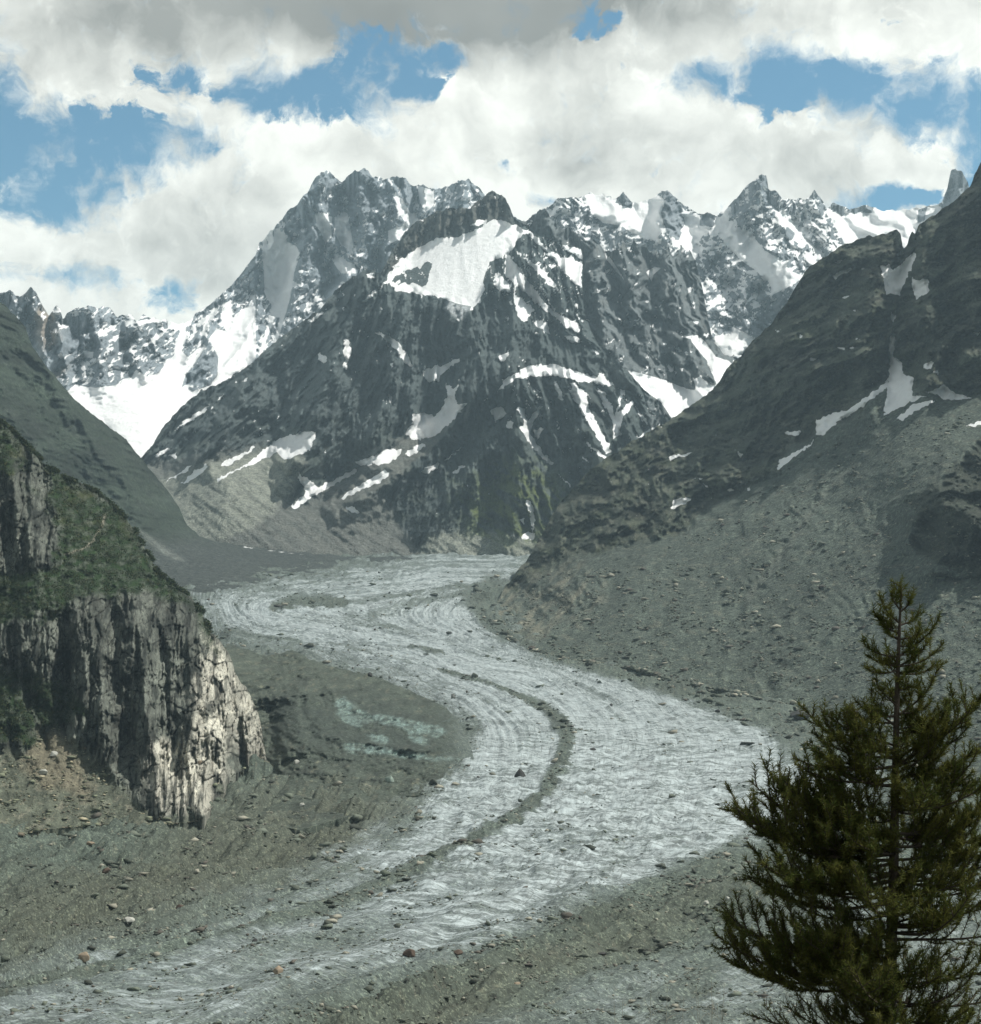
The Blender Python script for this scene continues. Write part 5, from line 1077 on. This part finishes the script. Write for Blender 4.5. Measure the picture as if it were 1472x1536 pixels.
def tube(vs_, fs_, path, radii, seg=5):
    base = len(vs_)
    for i, p in enumerate(path):
        d = (path[min(i + 1, len(path) - 1)] - path[max(i - 1, 0)]).normalized()
        a = d.orthogonal().normalized(); b = d.cross(a)
        for k in range(seg):
            an = 2 * math.pi * k / seg
            vs_.append(p + (a * math.cos(an) + b * math.sin(an)) * radii[i])
    for i in range(len(path) - 1):
        for k in range(seg):
            q = base + i * seg; fs_.append((q + k, q + (k + 1) % seg, q + seg + (k + 1) % seg, q + seg + k))
    vs_.append(path[-1]); t = len(vs_) - 1; q = base + (len(path) - 1) * seg
    for k in range(seg): fs_.append((q + k, q + (k + 1) % seg, t))
def branch_mesh(length, r, dens=1.0, bare=0.0):
    """a bough along +X that droops and lifts its tip, with side shoots; all shoots carry needles"""
    wv, wf, nv, nf = [], [], [], []
    def curve(L, sag, lift, side, n=8):
        return [Vector((L * t, side * L * t * t + 0.03 * L * math.sin(t * 5 + r.random() * .3), -sag * L * math.sin(t * 2.2) + lift * L * t * t * t)) for t in [i / (n - 1) for i in range(n)]]
    main = curve(length, r.uniform(.05, .12), r.uniform(.12, .26), r.uniform(-.12, .12))
    r0 = 0.006 + 0.009 * length
    tube(wv, wf, main, [r0 * (1 - .75 * i / 7) for i in range(8)])
    def at(path, t):
        f = t * (len(path) - 1); i = min(int(f), len(path) - 2); return path[i].lerp(path[i + 1], f - i), (path[i + 1] - path[i]).normalized()
    def needles(path, t0, t1, n, ln):
        for _ in range(n):
            t = r.uniform(t0, t1); p, d = at(path, t)
            a = d.orthogonal().normalized(); a.rotate(Quaternion(d, r.uniform(0, 6.28)))
            dr = (a * r.uniform(.55, 1.0) + d * r.uniform(.35, 1.0)).normalized(); L = ln * r.uniform(.7, 1.2)
            sd_ = dr.cross(Vector((r.random() - .5, r.random() - .5, r.random() - .5))).normalized() * 0.0028
            q = len(nv); nv.extend([p - sd_, p + sd_, p + dr * L]); nf.append((q, q + 1, q + 2))
    needles(main, .42 + bare * .3, 1, int(360 * length ** .8 * dens), .048)
    ns = max(6, int(length * 16))
    for i in range(ns):
        t = 0.14 + .84 * (i + r.random() * .6) / ns
        p, d = at(main, t); s = 1 if i % 2 else -1
        ls = length * (.42 * (1 - t) + .12) * r.uniform(.6, 1.15)
        ls = min(max(ls, .09), .42)
        yaw = s * math.radians(r.uniform(32, 62)); up = math.radians(r.uniform(-4, 42))
        dr = Vector((math.cos(yaw), math.sin(yaw), math.tan(up))).normalized()
        path = [p + dr * ls * u + Vector((0, 0, .32 * ls * u * u)) for u in [k / 4 for k in range(5)]]
        tube(wv, wf, path, [r0 * .42 * (1 - .7 * k / 4) for k in range(5)], 4)
        if r.random() > bare * .6:
            needles(path, .12, 1, int(400 * ls * dens), .048)
        if ls > .17:
            for j in range(int(ls * 20)):
                tt = r.uniform(.25, .9); pp, dd = at(path, tt)
                dr2 = (dd + Vector((r.uniform(-.9, .9), r.uniform(-.9, .9), r.uniform(.0, 1.0)))).normalized(); l2 = r.uniform(.05, .13)
                p2 = [pp, pp + dr2 * l2 * .5 + Vector((0, 0, .006)), pp + dr2 * l2 + Vector((0, 0, .02))]
                tube(wv, wf, p2, [r0 * .25, r0 * .2, r0 * .12], 3)
                if r.random() > bare * .5: needles(p2, .05, 1, int(400 * l2 * dens), .046)
    def mk(nm, v, f, m):
        me = bpy.data.meshes.new(nm); me.from_pydata([x[:] for x in v], [], f); me.materials.append(m); return me
    return mk('branch', wv, wf, M_BARK), mk('needles', nv, nf, M_NEEDLE)
def conifer():
    YT = 13.5
    root = bpy.data.objects.new('conifer_tree', None); COL.objects.link(root); root.empty_display_size = .3
    tr_pts = [(1352, 880), (1350, 930), (1347, 1000), (1345, 1080), (1343, 1180), (1341, 1300), (1337, 1420), (1333, 1560), (1330, 1700), (1327, 1900), (1325, 2080)]
    rad = [.006, .010, .016, .022, .029, .036, .043, .052, .060, .070, .082]
    foot = pt(1325, 2080, YT)
    root.location = foot
    tag(root, 'dark olive green conifer in front of the glacier with upturned bushy branches', 'conifer')
    def part(nm, me, parent, M=None):
        o = bpy.data.objects.new(nm, me); COL.objects.link(o); o.parent = parent
        if M is not None: o.matrix_local = M
        return o
    wv, wf = [], []
    path = [pt(x, y, YT) - foot for x, y in tr_pts][::-1]
    tube(wv, wf, path, rad[::-1], 10)
    me = bpy.data.meshes.new('trunk'); me.from_pydata([v[:] for v in wv], [], wf); me.materials.append(M_BARK); part('trunk', me, root)
    classes = [.16, .28, .45, .7, 1.0, 1.35]
    r = random.Random(21)
    protos = {c: [branch_mesh(c, r) for _ in range(3)] for c in classes}
    bares = {c: [branch_mesh(c, r, .55, .7) for _ in range(2)] for c in classes if c >= .45}
    tx = lambda py: np.interp(py, [p[1] for p in tr_pts], [p[0] for p in tr_pts])
    def branch(y0, px, py, dy=0.0, bare=False):
        a = pt(float(tx(y0)), y0, YT) ; b = pt(px, py, YT + dy)
        v = b - a; L = v.length
        pool = bares if bare and L > .35 else protos
        c = min(pool, key=lambda k: abs(math.log(k / L)))
        wood, ndl = r.choice(pool[c])
        x = v.normalized(); z = Vector((0, 0, 1)); y = z.cross(x).normalized(); z = x.cross(y)
        R = Matrix((x, y, z)).transposed(); R = R @ Matrix.Rotation(r.uniform(-.5, .5), 3, 'X')
        s = L / c
        M = Matrix.Translation(a - foot) @ R.to_4x4() @ Matrix.Diagonal((s, s, s, 1))
        o = part('branch', wood, root, M)
        part('needles', ndl, o)
    # leader and upper whorls, as seen against the slope
    main = [(905, 1352, 874), (915, 1336, 888), (918, 1372, 892), (935, 1318, 896), (938, 1380, 925), (950, 1312, 925), (960, 1392, 945), (960, 1322, 935),
            (985, 1290, 968), (985, 1412, 932), (998, 1302, 990), (1000, 1418, 972), (1000, 1396, 962), (1005, 1300, 1012), (1010, 1414, 1002), (1015, 1330, 985), (1020, 1380, 990),
            (1060, 1312, 1020), (1075, 1284, 1060), (1070, 1400, 1060), (1075, 1412, 1010), (1090, 1300, 1040), (1095, 1405, 1072), (1085, 1284, 1075),
            (1120, 1250, 1078), (1130, 1202, 1085), (1135, 1222, 1120), (1150, 1206, 1150), (1130, 1276, 1090), (1140, 1478, 1042), (1150, 1465, 1062), (1160, 1440, 1080), (1170, 1490, 1112), (1150, 1455, 1100), (1165, 1206, 1170), (1180, 1240, 1150),
            (1190, 1420, 1120), (1200, 1480, 1150), (1210, 1455, 1165), (1215, 1500, 1190), (1220, 1250, 1190),
            (1250, 1135, 1192), (1255, 1118, 1195), (1260, 1165, 1188), (1270, 1098, 1222), (1275, 1105, 1245), (1280, 1112, 1270), (1270, 1150, 1215), (1290, 1180, 1250), (1262, 1200, 1200),
            (1250, 1500, 1225), (1270, 1520, 1250), (1300, 1530, 1290), (1290, 1490, 1265), (1320, 1540, 1330), (1340, 1500, 1330), (1310, 1440, 1290),
            (1310, 1130, 1310), (1320, 1115, 1330), (1330, 1150, 1340), (1350, 1130, 1362), (1345, 1200, 1330), (1370, 1180, 1370), (1310, 1220, 1290),
            (1390, 1500, 1360), (1410, 1530, 1400), (1400, 1450, 1380),
            (1440, 1078, 1408), (1450, 1068, 1440), (1460, 1088, 1470), (1455, 1120, 1415), (1470, 1110, 1490), (1480, 1150, 1460), (1490, 1190, 1440),
            (1480, 1500, 1450), (1500, 1520, 1500), (1510, 1470, 1480), (1530, 1130, 1540), (1540, 1180, 1530), (1560, 1230, 1520), (1550, 1480, 1540), (1560, 1420, 1530), (1490, 1250, 1420), (1440, 1240, 1390)]
    for k, (y0, px, py) in enumerate(main):
        branch(y0, px, py, r.uniform(-.35, .35) * min(1, abs(px - 1345) / 120), bare=(py > 1290 and r.random() < .45))
    for y0 in np.arange(1130, 1660, 17.0):      # boughs reaching towards the viewer, across the trunk
        L = np.interp(y0, [1120, 1300, 1660], [.22, .45, .7]) * r.uniform(.6, 1.1)
        branch(float(y0), float(tx(y0)) + r.uniform(-.75, .75) * L * FPX / YT, y0 - r.uniform(-.1, .45) * L * FPX / YT, -L * r.uniform(.4, .9))
    # boughs that point towards and away from the viewer, and the inner ones
    for y0 in np.arange(930, 1640, 13):
        reach = np.interp(y0, [930, 1000, 1030, 1100, 1200, 1300, 1400, 1640], [.10, .26, .18, .40, .75, .95, 1.0, 1.2])
        a = r.uniform(0, 6.28); L = reach * r.uniform(.6, 1.0)
        dx = math.cos(a) * L * .85; dy = math.sin(a) * L
        py = y0 - r.uniform(-.02, .30) * L * FPX / YT * .6
        if dy > 0 and y0 > 1290 and r.random() < .45: continue
        branch(float(y0), float(tx(y0)) + dx * FPX / YT, py, dy, bare=(dy > 0 and y0 > 1280 and r.random() < .5))
conifer()

# ------------------------------------------------------------------ bleached twigs at the lower edge
def dead_twigs(px, py, Y, h, n, seed, label):
    r = random.Random(seed); root_p = pt(px, py, Y)
    root = bpy.data.objects.new('dead_shrub', None); COL.objects.link(root); root.location = root_p; tag(root, label, 'shrub', 'bleached leafless twigs at the lower edge')
    for i in range(n):
        wv, wf = [], []
        a = r.uniform(-.42, .42); b = r.uniform(-.3, .3); L = h * r.uniform(.5, 1.05); o0 = Vector((r.uniform(-.16, .16), r.uniform(-.1, .1), -1.2))
        path = [o0 + Vector((a * L * t * (1 - .4 * t), b * L * t, (L + 1.2) * t)) + Vector((r.uniform(-1, 1), 0, 0)) * .012 for t in [k / 7 for k in range(8)]]
        tube(wv, wf, path, [.005 * (1 - .75 * k / 7) for k in range(8)], 5)
        for j in range(r.randint(4, 9)):
            t = r.uniform(.5, .98); k = int(t * 7); p = path[k]
            l = L * r.uniform(.08, .22); dr = Vector((r.uniform(-1, 1), r.uniform(-.5, .5), r.uniform(.1, 1))).normalized()
            tube(wv, wf, [p, p + dr * l * .5 + Vector((0, 0, .01)), p + dr * l], [.0028, .0022, .001], 4)
        me = bpy.data.meshes.new('stem'); me.from_pydata([v[:] for v in wv], [], wf); me.materials.append(M_TWIG)
        s = bpy.data.objects.new('stem', me); COL.objects.link(s); s.parent = root
M_TWIG = simple_mat('bleached_twig', (0.30, 0.30, 0.26), 0.02, 0.6)
dead_twigs(1030, 1600, 12.0, .62, 8, 3, 'pale leafless shrub of thin twigs left of the conifer at the bottom edge')
dead_twigs(962, 1600, 12.5, .45, 5, 4, 'shorter bleached twigs further left along the bottom edge')

# ------------------------------------------------------------------ air
def haze():
    bm = bmesh.new(); bmesh.ops.create_cube(bm, size=1)
    me = bpy.data.meshes.new('haze'); bm.to_mesh(me); bm.free()
    o = bpy.data.objects.new('haze', me); COL.objects.link(o)
    zlo, zhi = -500, 3300
    o.scale = (26000, 26000, zhi - zlo); o.location = (0, 3500, (zhi + zlo) / 2)
    mt = bpy.data.materials.new('haze'); mt.use_nodes = True; t = NT(mt.node_tree); t.n.clear()
    out = t.node('ShaderNodeOutputMaterial')
    v = t.node('ShaderNodeVolumePrincipled', {'Color': (0.62, 0.86, 1.0, 1), 'Density': HAZE, 'Anisotropy': 0.25})
    t.l.new(v.outputs[0], out.inputs['Volume'])
    me.materials.append(mt); tag(o, 'thin bluish air between the viewer and the far peaks', None, None, 'stuff')
HAZE = 2.6e-5
haze()
print('objects', len(bpy.data.objects))
